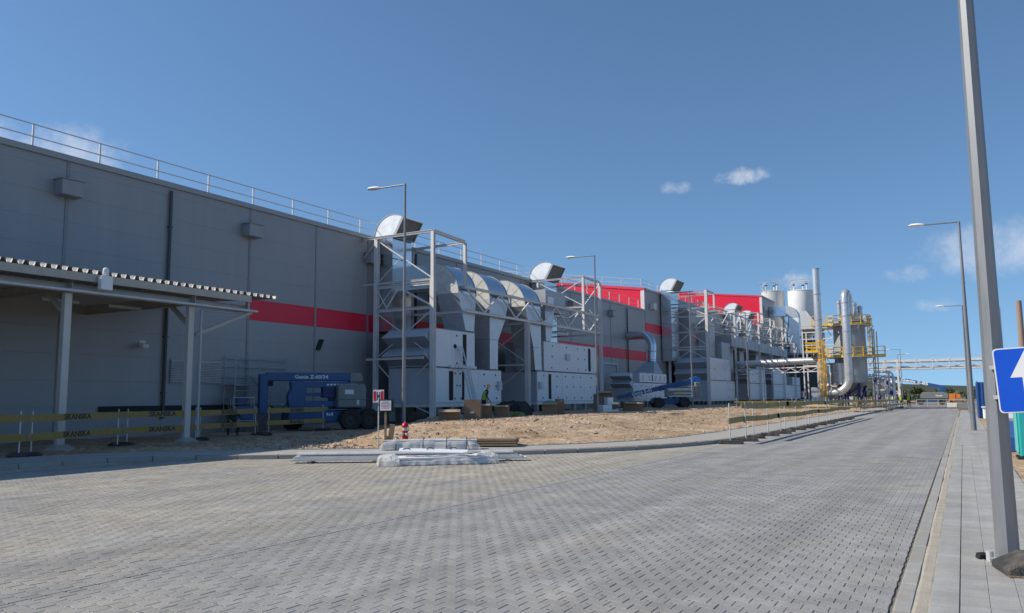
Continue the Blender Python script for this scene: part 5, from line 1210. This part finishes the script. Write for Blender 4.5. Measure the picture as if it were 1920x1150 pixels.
b = MB(); b.bar((-3.0, .75, 1.13), (-.2, .75, 1.73), .34, .38); b.build('boom_section', 'blue', t, bevel=.02); b = MB(); b.bar((-5.2, .75, .70), (-3.0, .75, 1.13), .26, .28); b.build('boom_section', 'blue', t)
MB().prism([(2.7, 2.1), (3.5, 2.25), (3.55, 2.62), (3.2, 2.8), (2.6, 2.65)], 'xz', .5, 1.0).build('boom_pivot', pm('lift_bright_blue', (.015, .15, .52), .35), t, bevel=.03)
MB().bar((-2.3, .3, .02), (-2.95, .3, 1.0), .2, .06).build('outrigger', 'ductdull', t)
o = text('Genie S-45', .42, 'letterwhite', t, (-1.75, .568, 1.40), (math.pi/2, 0, 0), bold=.025); o.rotation_euler = (math.pi/2, R(-12.2), 0)
basket(t, -5.8, .75, .15)
# large lift far down the road
t = thing('boom_lift', 'far blue boom lift with lattice lettered boom raised to the left behind the road end', 'boom lift', (-4.7, 150, .05), 0)
for x in (-1.6, 1.6):
    for y in (0, 2.2): tyre(t, x, y, .5, .4)
MB().box(-2.1, 2.1, .2, 2.2, .45, .95).build('chassis', 'blue', t, bevel=.03)
b = MB(); b.prism([(-1.5, .98), (2.6, .98), (2.6, 1.75), (1.9, 2.05), (-1.1, 2.05), (-1.5, 1.6)], 'xz', .05, 1.0); b.build('engine_hood', 'liftgrey', t, bevel=.05); text('Genie', .4, 'letterwhite', t, (1.2, .04, 1.45), (math.pi/2, 0, 0), bold=.03)
MB().prism([(1.0, 2.1), (2.2, 2.1), (2.4, 2.7), (2.1, 2.98), (1.6, 2.9)], 'xz', .85, 1.4).build('boom_pivot', 'blue', t, bevel=.03)
MB().bar((2.1, 1.1, 2.8), (-5.6, 1.1, 4.55), .42, .5).build('boom_base', 'contblue', t); MB().bar((-5.6, 1.1, 4.55), (-8.6, 1.1, 5.05), .26, .30).build('boom_section', 'contblue', t)
o = text('Genie S-85', .62, 'letterwhite', t, (-2.3, .87, 3.80), (math.pi/2, R(12.8), 0), bold=.04, sx=1.5)
basket(t, -9.1, 1.1, 4.1)
t = thing('orange_roller', 'small orange machine parked right of the far boom lift', 'machine', (-1.6, 150, .05)); MB().box(-.4, .5, 0, 1, .45, 1.75).build('body', 'orange', t, bevel=.05); MB().box(.52, 1.9, 0, 1, .5, 1.1).build('bed', 'wood', t); MB().box(.5, 1.2, .1, .9, 1.11, 1.7).build('seat', 'orange', t)
for x in (-.2, 1.4): tyre(t, x, .0, .32, .2)

# ------------------------------------------------------------------ scaffold tower against the wall
t = thing('scaffold_tower', 'grey tube scaffold tower standing by the wall behind the blue lift', 'scaffold', (-30.6, 28.6, zg(-30, 28.6)))
H = 3.6; SX = .32
for y in (-1.5, 0, 2.6):
    for x in (-.32, .4): MB().tube((x, y, 0), (x, y, H+(.1 if y else 0)), .024, n=6).build('standard', 'ductdull', t)
def lg(p, q, n='ledger'): MB().tube(p, q, .02, n=6).build(n, 'ductdull', t)
for k in range(9): lg((.4, -1.5, .35+.4*k), (.4, 0, .35+.4*k))
for z in (2.6, 3.1, 3.5): lg((.4, 0, z), (.4, 2.6, z)); lg((-.4, 0, z), (-.4, 2.6, z)); lg((-.4, -1.5, z), (-.4, 0, z))
for z in (2.2, .8): lg((.4, 0, z), (.4, 2.6, z))
lg((.42, -1.4, 3.2), (.42, .8, 1.6), 'brace'); lg((.42, 2.5, 2.5), (.42, 1.0, 1.6), 'brace'); lg((.42, 0, .5), (.42, 1.3, 1.3), 'brace')
for z in (2.2, 1.3): MB().box(-.4, .4, -1.5, .0, z, z+.05).build('deck', 'ductdull', t)
MB().box(-.35, .35, .05, 2.5, 1.25, 1.3).build('deck', 'film', t)

# ------------------------------------------------------------------ process plant at the road end
PX, PY = -15.1, 105.0; ZP = .62
def cagedladder(t, x, y, z0, z1, ring_from, az, r=.40):
    d = Vector((math.cos(az), math.sin(az), 0)); s = Vector((-d.y, d.x, 0)); c = Vector((x, y, 0))
    b = MB()
    for k in (-1, 1): b.bar(c+s*.24*k+Vector((0, 0, z0)), c+s*.24*k+Vector((0, 0, z1)), .08)
    z = z0+.25
    while z < z1: b.bar(c-s*.24+Vector((0, 0, z)), c+s*.24+Vector((0, 0, z)), .03); z += .28
    b.build('ladder', 'yellow', t)
    g = MB(); z = ring_from
    while z <= z1:
        pts = [c+s*(r*math.cos(a))+d*(.05+r*1.15*math.sin(a))+Vector((0, 0, z)) for a in [math.pi*i/8 for i in range(9)]]
        for p, q in zip(pts, pts[1:]): g.bar(p, q, .07, .08)
        z += .75
    for a in (0, .25, .5, .75, 1): 
        p = c+s*(r*math.cos(math.pi*a))+d*(.05+r*1.15*math.sin(math.pi*a)); g.bar(p+Vector((0, 0, ring_from)), p+Vector((0, 0, z-.75)), .055)
    g.build('ladder_cage', 'yellow', t)
def guard(t, pts, z, closed=True, mat='yellow', h=1.15):
    n = len(pts)
    for zz, w_, h_, nm in ((.6, .075, .075, 'guard_rail'), (h, .075, .075, 'guard_rail'), (.1, .02, .24, 'toe_board')):
        b = MB()
        for i in range(n if closed else n-1):
            p, q = Vector((*pts[i], z+zz)), Vector((*pts[(i+1) % n], z+zz)); b.bar(p, q, w_, h_)
        b.build(nm, mat, t)
    for p in pts: MB().bar((*p, z), (*p, z+h), .075).build('rail_post', mat, t)
t = thing('chimney', 'tall round steel chimney with yellow caged ladder and small platform', 'chimney', (PX, PY, ZP))
b = MB(); b.tube((0, 0, -.3), (0, 0, 16.75), .45, .43, n=24); b.build('shaft', 'stack', t, smooth=50)
for z in (4.3, 7.6, 10.3, 13.5): MB().tube((0, 0, z), (0, 0, z+.09), .49, n=24).build('ring', 'ductdull', t)
MB().tube((0, 0, 16.70), (0, 0, 16.8), .47, .47, n=24).build('rim', 'ductdull', t)
cagedladder(t, .28, -.62, 0, 7.9, .9, R(-75), .42)
b = MB(); b.box(-1.65, .1, -1.0, .9, 6.28, 6.36); b.build('platform', 'galv', t); guard(t, [(-1.62, -.97), (-1.62, .87), (.05, .87)], 6.36, False); guard(t, [(-1.62, -.97), (-.75, -.97), (-.1, -.97)], 6.36, False)
VX, VY = -12.0, 108.5
t = thing('process_vessel', 'big grey round scrubber vessel with two yellow railed platforms', 'process vessel', (VX, VY, ZP))
MB().lathe((0, 0, 0), [(.5, 1.2), (1.78, 2.55), (1.88, 2.6), (1.88, 10.2), (1.4, 10.65), (.5, 10.8)], 32).build('shell', 'vessel', t, smooth=40)
MB().lathe((-1.2, -1.0, 0), [(.9, 2.3), (1.15, 2.4), (1.15, 5.0), (.9, 5.1)], 20).build('side_shell', 'stack', t, smooth=40)
for a in (35, 125, 215, 305, 260): x, y = 1.6*math.cos(R(a)), 1.6*math.sin(R(a)); MB().box(x-.17, x+.17, y-.17, y+.17, -.3, 2.7).build('leg', 'navy', t)
for a, c in ((215, 305), (305, 35)): MB().bar((1.85*math.cos(R(a)), 1.85*math.sin(R(a)), .3), (1.85*math.cos(R(c)), 1.85*math.sin(R(c)), 2.2), .14).build('leg_brace', 'navy', t)
for z, r in ((9.75, 2.55), (5.8, 2.7)):
    n = 14; pts = [(r*math.cos(2*math.pi*k/n), r*math.sin(2*math.pi*k/n)) for k in range(n)]
    MB().tube((0, 0, z-.12), (0, 0, z), r+.05, n=28).build('platform', 'galv', t); guard(t, pts, z, True)
for a in range(0, 360, 60):
    for z in (9.6, 5.65): MB().bar((2.1*math.cos(R(a)), 2.1*math.sin(R(a)), z-1.0), (2.8*math.cos(R(a)), 2.8*math.sin(R(a)), z), .08).build('bracket', 'ductdull', t)
b = MB(); b.box(-4.3, -2.2, -2.4, -.6, 5.72, 5.80); b.build('catwalk', 'galv', t); guard(t, [(-4.28, -2.38), (-3.3, -2.38), (-2.3, -2.38)], 5.8, False); guard(t, [(-4.28, -.62), (-2.9, -.62)], 5.8, False)
b = MB(); b.box(-4.1, -2.1, -2.4, -.4, 9.67, 9.75); b.build('catwalk', 'galv', t); guard(t, [(-4.08, -2.38), (-3.1, -2.38), (-2.2, -2.38)], 9.75, False)
cagedladder(t, 2.3, -.9, 5.8, 10.8, 7.4, R(-20), .38); MB().box(2.6, 4.0, -1.6, .4, 5.72, 5.8).build('platform_wing', 'galv', t); guard(t, [(2.9, -1.58), (3.98, -1.58), (3.98, .38)], 5.8, False)
for x, y, h, r in ((-.95, -.6, 12.9, .24), (.75, -.2, 12.6, .3), (1.35, .4, 12.2, .28), (.35, .5, 12.9, .3), (1.0, -1.0, 11.4, .2)):
    b = MB(); b.tube((x, y, 10.2), (x, y, h), r, n=14); b.tube((x, y, h-.35), (x, y, h-.25), r+.08, n=14); b.build('filter_stack', 'stack', t, smooth=50)
MB().cbox((.9, -1.5, 10.5), (1.1, .8, .7)).build('fan_housing', 'stack', t, bevel=.05)
for x in (2.75, 3.05, 2.55): MB().tube((x, .6, 0), (x, .6, 9.5-1.1*(x-2.5)), .07, n=8).build('riser_pipe', 'galv', t)
gx, gy = -11.75, 104.6
t = thing('gooseneck_pipe', 'shiny round gooseneck pipe rising in front of the grey vessel', 'pipe', (gx, gy, ZP))
pts = [(-3.3, .4, 1.35), (-1.9, .15, 1.35)]+[(-1.9+1.75*math.sin(a), .1, 1.35+1.75*(1-math.cos(a))) for a in [R(15*k) for k in range(1, 7)]]+[(-.15, .1, 6), (-.1, .1, 12.9)]+[(-.1+.08*(1-math.cos(a)), .1+.8*(1-math.cos(a)), 12.9+.62*math.sin(a)) for a in [R(20*k) for k in range(1, 10)]]+[(.06, 1.7, 11.0)]
MB().path(pts, .48, 20).build('pipe', 'stack', t, smooth=60)
for z in (3.6, 6.0, 8.7, 10.6, 12.2): MB().tube((-.13, .1, z), (-.13, .1, z+.08), .52, n=20).build('ring', 'ductdull', t)
MB().cbox((-3.8, .5, .85), (1.4, 1.5, 2.4)).build('fan_box', 'stack', t, bevel=.08); MB().box(-.2, .2, -.2, .3, -.3, .9).build('support', 'galv', t)
# big level pipe on its own girder from the units to the chimney
t = thing('level_pipe', 'long shiny level pipe on a light lattice between the units and the chimney', 'pipe', (-25.2, 107.0, 5)); P = Local(t)
pa, pb = Vector((-25.6, 107.0, 5.85)), Vector((-15.4, 105.1, 6.0))
P(MB().tube(pa, pb, .42, n=20), 'pipe', 'stack', smooth=50)
for f in (.1, .35, .6, .85): c = pa.lerp(pb, f); e = pa.lerp(pb, f+.008); P(MB().tube(c, e, .45, n=20), 'ring', 'ductdull')
for dz in (-.75, -1.35): P(MB().bar(pa+Vector((0, 0, dz)), pb+Vector((0, 0, dz)), .10), 'chord', 'paintsteel')
for i in range(12):
    c, e = pa.lerp(pb, i/12), pa.lerp(pb, (i+1)/12)
    if i % 2: c, e = e, c
    P(MB().bar(c+Vector((0, 0, -.8)), e+Vector((0, 0, -1.3)), .06), 'web', 'paintsteel')
for f in (.33, .83): c = pa.lerp(pb, f); P(MB().bar((c.x, c.y, .4), (c.x, c.y, c.z-.45), .14), 'leg', 'paintsteel')
t = thing('hydrant_sign', 'far red and white hydrant sign on a post left of the chimney', 'sign', (-16.9, 103.2, ZP)); MB().bar((0, 0, -.2), (0, 0, 1.2), .07).build('post', 'galv', t); MB().box(-.3, .3, -.06, -.04, .9, 1.55).build('plate', 'white', t)
for s in (-1, 1): MB().box(s*.2-.07, s*.2+.07, -.065, -.061, .97, 1.48).build('red_bar', 'letterred', t)
# pipe skids
def skid(lab, x, y, w, h, seed):
    q = random.Random(seed); t = thing('pipe_skid', lab, 'pipe skid', (x, y, .45))
    for i in range(6):
        xx = -w/2+w*i/5; yy = q.uniform(-.6, .6); b = MB(); b.tube((xx, yy, 0), (xx, yy, h*q.uniform(.6, 1)), q.uniform(.07, .13), n=8); b.build('riser_pipe', q.choice(['galv', 'stack', 'silver']), t, smooth=50)
    b = MB(); b.path([(-w/2, -.5, .4), (-w/2, -.5, h-.3), (-w/2+.3, -.5, h), (w/2-.3, -.5, h), (w/2, -.5, h-.3), (w/2, -.5, .2)], .12, 8); b.build('loop_pipe', 'galv', t, smooth=60)
    MB().path([(-w/2, -.45, h*.45), (w/2, -.45, h*.45)], .11, 8).build('header_pipe', 'galv', t)
    for i in range(5): MB().lathe((-w/2+w*(i+.5)/5, -.62, q.uniform(.6, h-.7)), [(.06, -.15), (.2, 0), (.2, .22), (.06, .4)], 8).build('valve', q.choice(['silver', 'white', 'navy', 'stack']), t, smooth=50)
    MB().box(-w/2, w/2, -.8, .8, -.3, .15).build('base', 'ductdull', t)
skid('pipe skid with looped pipe between the grey vessel and the bridge leg', -8.4, 108, 2.2, 4.0, 4)
skid('pipe skid left of the gooseneck pipe behind the chimney ladder', -13.6, 109, 3.0, 5.2, 5)
skid('low crowded pipe skid under the pipe bridge behind the workers', -9.0, 116, 2.6, 3.6, 9)
t = thing('steel_rack_tower', 'open grey steel rack with pipes behind the chimney', 'steel frame', (-16, 112, .5))
for x in (-2.2, 0, 2.4):
    for y in (0, 3): MB().bar((x, y, -.2), (x, y, 9.6), .16).build('column', 'paintsteel', t)
for z in (5.1, 7.0, 7.8, 8.6, 9.5): MB().bar((-2.2, 0, z), (2.4, 0, z), .14).build('beam', 'paintsteel', t)
MB().bar((0, 0, 7.8), (2.4, 0, 9.4), .1).build('brace', 'paintsteel', t); MB().box(-2.4, 4.5, .3, 3.2, 10.0, 10.3).build('roof', 'silodull', t)
# silos on their steel structure
def silo(lab, x, y, r, zb, zt, mat='silo'):
    t = thing('silo', lab, 'silo', (x, y, zb), group='white storage silos behind the halls')
    h = zt-zb
    MB().lathe((0, 0, 0), [(r*.35, -2.6), (r*.98, -.1), (r, 0), (r, h-.12), (r*1.02, h-.1), (r*1.02, h), (r*.5, h+.28), (r*.2, h+.34)], 36).build('shell', mat, t, smooth=35)
    for i, (a, rr) in enumerate([(200, .55), (320, .6), (80, .4)]):
        x1, y1 = r*rr*math.cos(R(a)), r*rr*math.sin(R(a)); MB().tube((x1, y1, h+.1), (x1, y1, h+1.2), .14, n=10).build('vent', 'whitetrim', t); MB().cbox((x1, y1, h+1.35), (.5, .3, .22)).build('valve_head', 'black', t)
    MB().path([(r*.4*math.cos(R(250)), -r*.9, h-1)]+[(-.9+1.0*math.cos(math.pi-a)*1.0, -r*.5, h+.6+1.3*math.sin(a)) for a in [R(15*k) for k in range(0, 7)]]+[(1.6, -r*.5, h+1.95)], .09, 8).build('fill_pipe', 'galv', t, smooth=60)
    n = 16
    b = MB()
    for k in range(n): a = 2*math.pi*k/n; b.bar((r*math.cos(a), r*math.sin(a), h), (r*math.cos(a), r*math.sin(a), h+.9), .05)
    b.build('roof_rail', 'galv', t)
    for a in (45, 135, 225, 315): MB().bar((r*.9*math.cos(R(a)), r*.9*math.sin(R(a)), .2), (r*.9*math.cos(R(a)), r*.9*math.sin(R(a)), -zb), .3).build('leg', 'ductdull', t)
    return t
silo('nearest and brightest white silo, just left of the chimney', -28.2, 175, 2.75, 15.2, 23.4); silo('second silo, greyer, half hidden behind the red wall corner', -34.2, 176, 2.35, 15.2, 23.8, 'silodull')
t = thing('pipe_gantry', 'thin pale pipe gantry running over the silo tops', 'pipe', (-33, 173, 24)); 
MB().bar((-3.5, 0, 1.55), (9, 1.5, 1.75), .14).build('pipe', 'galv', t)
for x in (-3, .3, 3.4, 6.5): MB().bar((x, .3, 0), (x, .3, 1.6), .1).build('leg', 'galv', t)
t = thing('silo_structure', 'dark steel structure with hopper and bracing below the silos', 'steel frame', (-27, 166, 0))
for x in (-6, -3, 0, 3.2):
    for y in (0, 6): MB().bar((x, y, 0), (x, y, 15.2), .28).build('column', 'ductdull', t)
for z in (9.8, 11.5, 13.4, 15.1): MB().bar((-6, 0, z), (3.2, 0, z), .25).build('beam', 'ductdull', t)
for x in (-6, -3, 0): MB().bar((x, 0, 9.8), (x+3, 0, 13.4), .14).build('brace', 'galv', t)
MB().hexa([(-2.6, .5, 14.6), (3.4, .5, 14.6), (3.4, 6, 14.6), (-2.6, 6, 14.6), (-.4, 2.4, 18.6), (.6, 2.4, 18.6), (.6, 4, 18.6), (-.4, 4, 18.6)]).build('hopper', 'ductdull', t)
MB().box(-5.9, 3.1, .6, 5.8, 1, 12.5).build('cladding', 'plinth', t)
t = thing('foil_duct', 'large foil covered duct bending down in front of the silos', 'air duct', (-31, 156, 18)); P = Local(t)
P(MB().box(-31.0, -27.9, 155, 157, 16.5, 18.35), 'section', 'duct'); a_ = [(-27.9+2.2*math.sin(R(15*k)), 16.15+2.2*math.cos(R(15*k))) for k in range(7)]; i_ = [(-27.9+.45*math.sin(R(15*k)), 16.15+.45*math.cos(R(15*k))) for k in range(6, -1, -1)]
P(MB().prism(a_+i_, 'xz', 154.95, 157.05), 'elbow', 'spangle', smooth=40); P(MB().box(-27.45, -25.7, 155, 157, 9.5, 16.14), 'drop', 'foil')
b = MB(); b.bar((-25.2, 155.5, 12), (-29.0, 155.5, 16.4), .2); b.bar((-28.5, 155.5, 9.5), (-28.5, 155.5, 16.5), .25); b.bar((-28.2, 155.5, 9.5), (-27.5, 155.5, 16.5), .2); P(b, 'support', 'ductdull')
# pipe bridge across the road
t = thing('pipe_bridge', 'white lattice pipe bridge spanning the road', 'pipe bridge', (-2, 125, 0)); P = Local(t)
xa, xb = -13.5, 26.0
for z, w in ((6.45, .16), (5.25, .16)):
    for y in (124.2, 126.0): P(MB().bar((xa, y, z), (xb, y, z), w), 'chord', 'paintsteel')
for y, z, r in ((124.6, 6.2, .13), (125.2, 6.2, .10), (124.7, 5.5, .14), (125.4, 5.5, .11)): P(MB().tube((xa, y, z), (xb, y, z), r, n=10), 'pipe', 'galv', smooth=50)
x = xa; k = 0
while x < xb-.1:
    P(MB().bar((x, 124.1, 5.25), (x, 124.1, 6.75), .08), 'web_post', 'paintsteel')
    if k % 2 == 0: P(MB().bar((x, 124.12, 6.4), (x+2.0, 124.12, 5.3), .07), 'web', 'paintsteel')
    else: P(MB().bar((x, 124.12, 6.4), (x+2.0, 124.12, 5.3), .07), 'web', 'paintsteel')
    x += 2.02; k += 1
P(MB().tube((xa, 124.2, 7.0), (xb, 124.2, 7.0), .03, n=6), 'hand_rail', 'galv')
for xx in (-9.4, -7.75, 12.5, 14.2):
    P(MB().bar((xx, 124.2, -.1), (xx, 124.2, 6.6), .24), 'leg', 'paintsteel'); P(MB().bar((xx, 126.0, -.1), (xx, 126.0, 6.6), .24), 'leg', 'paintsteel')
for za, zb_ in ((1.9, 3.3), (3.6, 5.1)): P(MB().bar((-9.4, 124.2, za if za > 3 else zb_), (-7.75, 124.2, zb_ if za > 3 else za), .10), 'leg_brace', 'paintsteel')
for z in (1.85, 3.4): P(MB().bar((-9.4, 124.2, z), (-7.75, 124.2, z), .10), 'leg_brace', 'paintsteel')

# ------------------------------------------------------------------ right side of the road
def toilet(lab, x, y, rz=0):
    t = thing('portable_toilet', lab, 'portable toilet', (x, y, .0), rz, 'teal portable toilets')
    MB().box(-.55, .55, -.55, .55, .05, 2.05).build('cabin', 'teal', t, bevel=.04)
    MB().box(-.34, .34, -.585, -.552, .15, 1.95).build('door', 'teallight', t, bevel=.02); MB().box(-.60, -.545, -.45, .45, .15, 1.95).build('side_panel', 'teallight', t, bevel=.02)
    MB().hexa([(-.58, -.58, 2.052), (.58, -.58, 2.052), (.58, .58, 2.052), (-.58, .58, 2.052), (-.40, -.40, 2.30), (.40, -.40, 2.30), (.40, .40, 2.30), (-.40, .40, 2.30)]).build('roof', 'white', t, bevel=.03)
    MB().tube((.4, .4, 2.1), (.4, .4, 2.6), .05, n=8).build('vent', 'white', t); MB().box(-.6, .6, -.6, .6, -.02, .05).build('skid', 'black', t)
    b = MB(); b.bar((-.28, -.595, .5), (.22, -.595, .75), .03); b.build('handle', 'white', t)
toilet('teal portable toilet nearest the blue sign', 1.72, 24.9); toilet('far teal portable toilet with white roof behind the pole', 1.78, 58)
t = thing('grit_skip', 'long low blue skip with white end on the right of the pavement', 'skip', (1.55, 45.5, 0))
MB().hexa([(-.55, -18, 0.02), (.6, -18, .02), (.6, 0, .02), (-.55, 0, .02), (-.62, -18, .40), (.7, -18, .40), (.7, 0, .40), (-.62, 0, .40)]).build('body', 'contblue', t)
MB().prism([(-.75, .45), (1.0, .45), (1.0, 1.0), (-.75, 1.0)], 'xz', .05, 1.2).build('bin', 'white', t, bevel=.04); MB().box(-.1, .1, .02, .048, .78, .84).build('grip', 'ductdull', t); MB().box(-.8, 1.05, .0, 1.25, 1.0, 1.06).build('lid', 'white', t)
t = thing('shipping_container', 'blue corrugated container at the right of the far pavement', 'container', (2.05, 65, 0))
MB().box(-1.2, 1.2, .03, 5.9, .05, 2.5).build('body', 'contblue', t)
rbm = MB().box(0, .09, -.04, .0, .1, 2.45).mesh('rib', 'contblue')
for i in range(12): inst('rib', rbm, (-1.15+.2*i, .03, 0), t)
for x in (-1.23, 1.13): MB().box(x, x+.1, -.06, .05, 0, 2.55).build('corner_post', 'contblue', t)
t = thing('wooden_pole', 'bare brown wooden pole standing behind the arrow sign', 'pole', (1.72, 30, 0)); MB().tube((0, 0, -.2), (-.0, 0, 4.6), .115, .085, n=10).build('shaft', pm('brown_pole', (.30, .22, .18), .85, 0, .15, 4, streak=.1), t, smooth=50)
for i, (x, y, s) in enumerate([(.1, 96, 1.2), (-1.2, 108, 1.0), (-.4, 118, 1.5)]):
    t = thing('pallet_load', ['grey boxed load left of the far lamp pole', 'low pale pallet load at the far kerb end', 'wide pale pallet load at the road end'][i], 'pallet', (x+.0, y, .02)); MB().box(-s/2, s/2, 0, .8, .15, .15+s*.5).build('load', ['liftgrey', 'film', 'cardlight'][i], t, bevel=.03); MB().box(-s/2-.05, s/2+.05, -.05, .85, 0, .14).build('pallet', 'wood', t)
t = thing('wire_fence', 'low post and rail barrier closing the far end of the road', 'fence', (-6, 131, 0))
for i in range(9): MB().bar((i*1.4, 0, 0), (i*1.4, 0, 1.0), .07).build('post', 'galv', t)
for z in (.5, .95): MB().bar((0, 0, z), (11.2, 0, z), .06).build('rail', 'galv', t)

# ------------------------------------------------------------------ far landscape
hv, hf = [], []
nx = 60
for i in range(nx+1):
    a = R(-40+100*i/nx)
    for j, (d, s) in enumerate(((600, 0), (900, .35), (1300, 1.0), (1900, .8))):
        h = (14*s*(1+.9*mnoise.noise((a*4, 0, 1)))+ (16*s if -12 < math.degrees(a) < -3 else 0)*smooth((math.degrees(a)+12)/3)*smooth((-3-math.degrees(a))/3)) if s else -.2
        hv.append((d*math.sin(a), d*math.cos(a), h))
    if i: hf += [((i-1)*4+j, (i-1)*4+j+1, i*4+j+1, i*4+j) for j in range(3)]
MB().add(hv, hf).build('hills', 'hillmat', kind='structure', smooth=60)
def foliage_mass(b, c, rx, ry, rz_, n, s, q):
    for _ in range(n):
        while True:
            u = Vector((q.uniform(-1, 1), q.uniform(-1, 1), q.uniform(-1, 1)))
            if .15 < u.length < 1: break
        p = Vector(c)+Vector((u.x*rx, u.y*ry, u.z*rz_)); d = Vector((q.uniform(-1, 1), q.uniform(-1, 1), q.uniform(-.3, 1))).normalized(); e = d.orthogonal().normalized(); g = d.cross(e); k = s*q.uniform(.6, 1.4)
        b.add([p-e*k-g*k*.6, p+e*k-g*k*.5, p+g*k+e*.2*k], [(0, 1, 2)])
q = random.Random(12); b = MB()
for i in range(150):
    a = R(q.uniform(-20, 14)); d = q.uniform(230, 420); h = q.uniform(1.2, 3.6)*(1.4 if d > 320 else .7); foliage_mass(b, (d*math.sin(a), d*math.cos(a), h*.45), q.uniform(3, 7), q.uniform(3, 6), h*.6, 60, .7, q)
b.build('treeline', 'leaf', kind='stuff')
for i, (x, y, h) in enumerate([(-14.5, 300, 4.4), (-5.5, 330, 3.6), (4.5, 320, 3.2), (-22, 330, 6)]):
    t = thing('tree', ['round dark tree seen under the pipe bridge beside its legs', 'low dark tree behind the far boom lift', 'small tree at the right end of the far hedge', 'taller dark tree behind the pipe skid'][i], 'tree', (x, y, 0)); MB().tube((0, 0, -.3), (.2, 0, h*.6), .25, .1, n=8).build('trunk', 'bark', t)
    b = MB(); 
    for _ in range(7): foliage_mass(b, (q.uniform(-2, 2), q.uniform(-2, 2), h*q.uniform(.45, .8)), 1.7, 1.7, .9, 90, .3, q)
    b.build('crown', 'leaf', t)
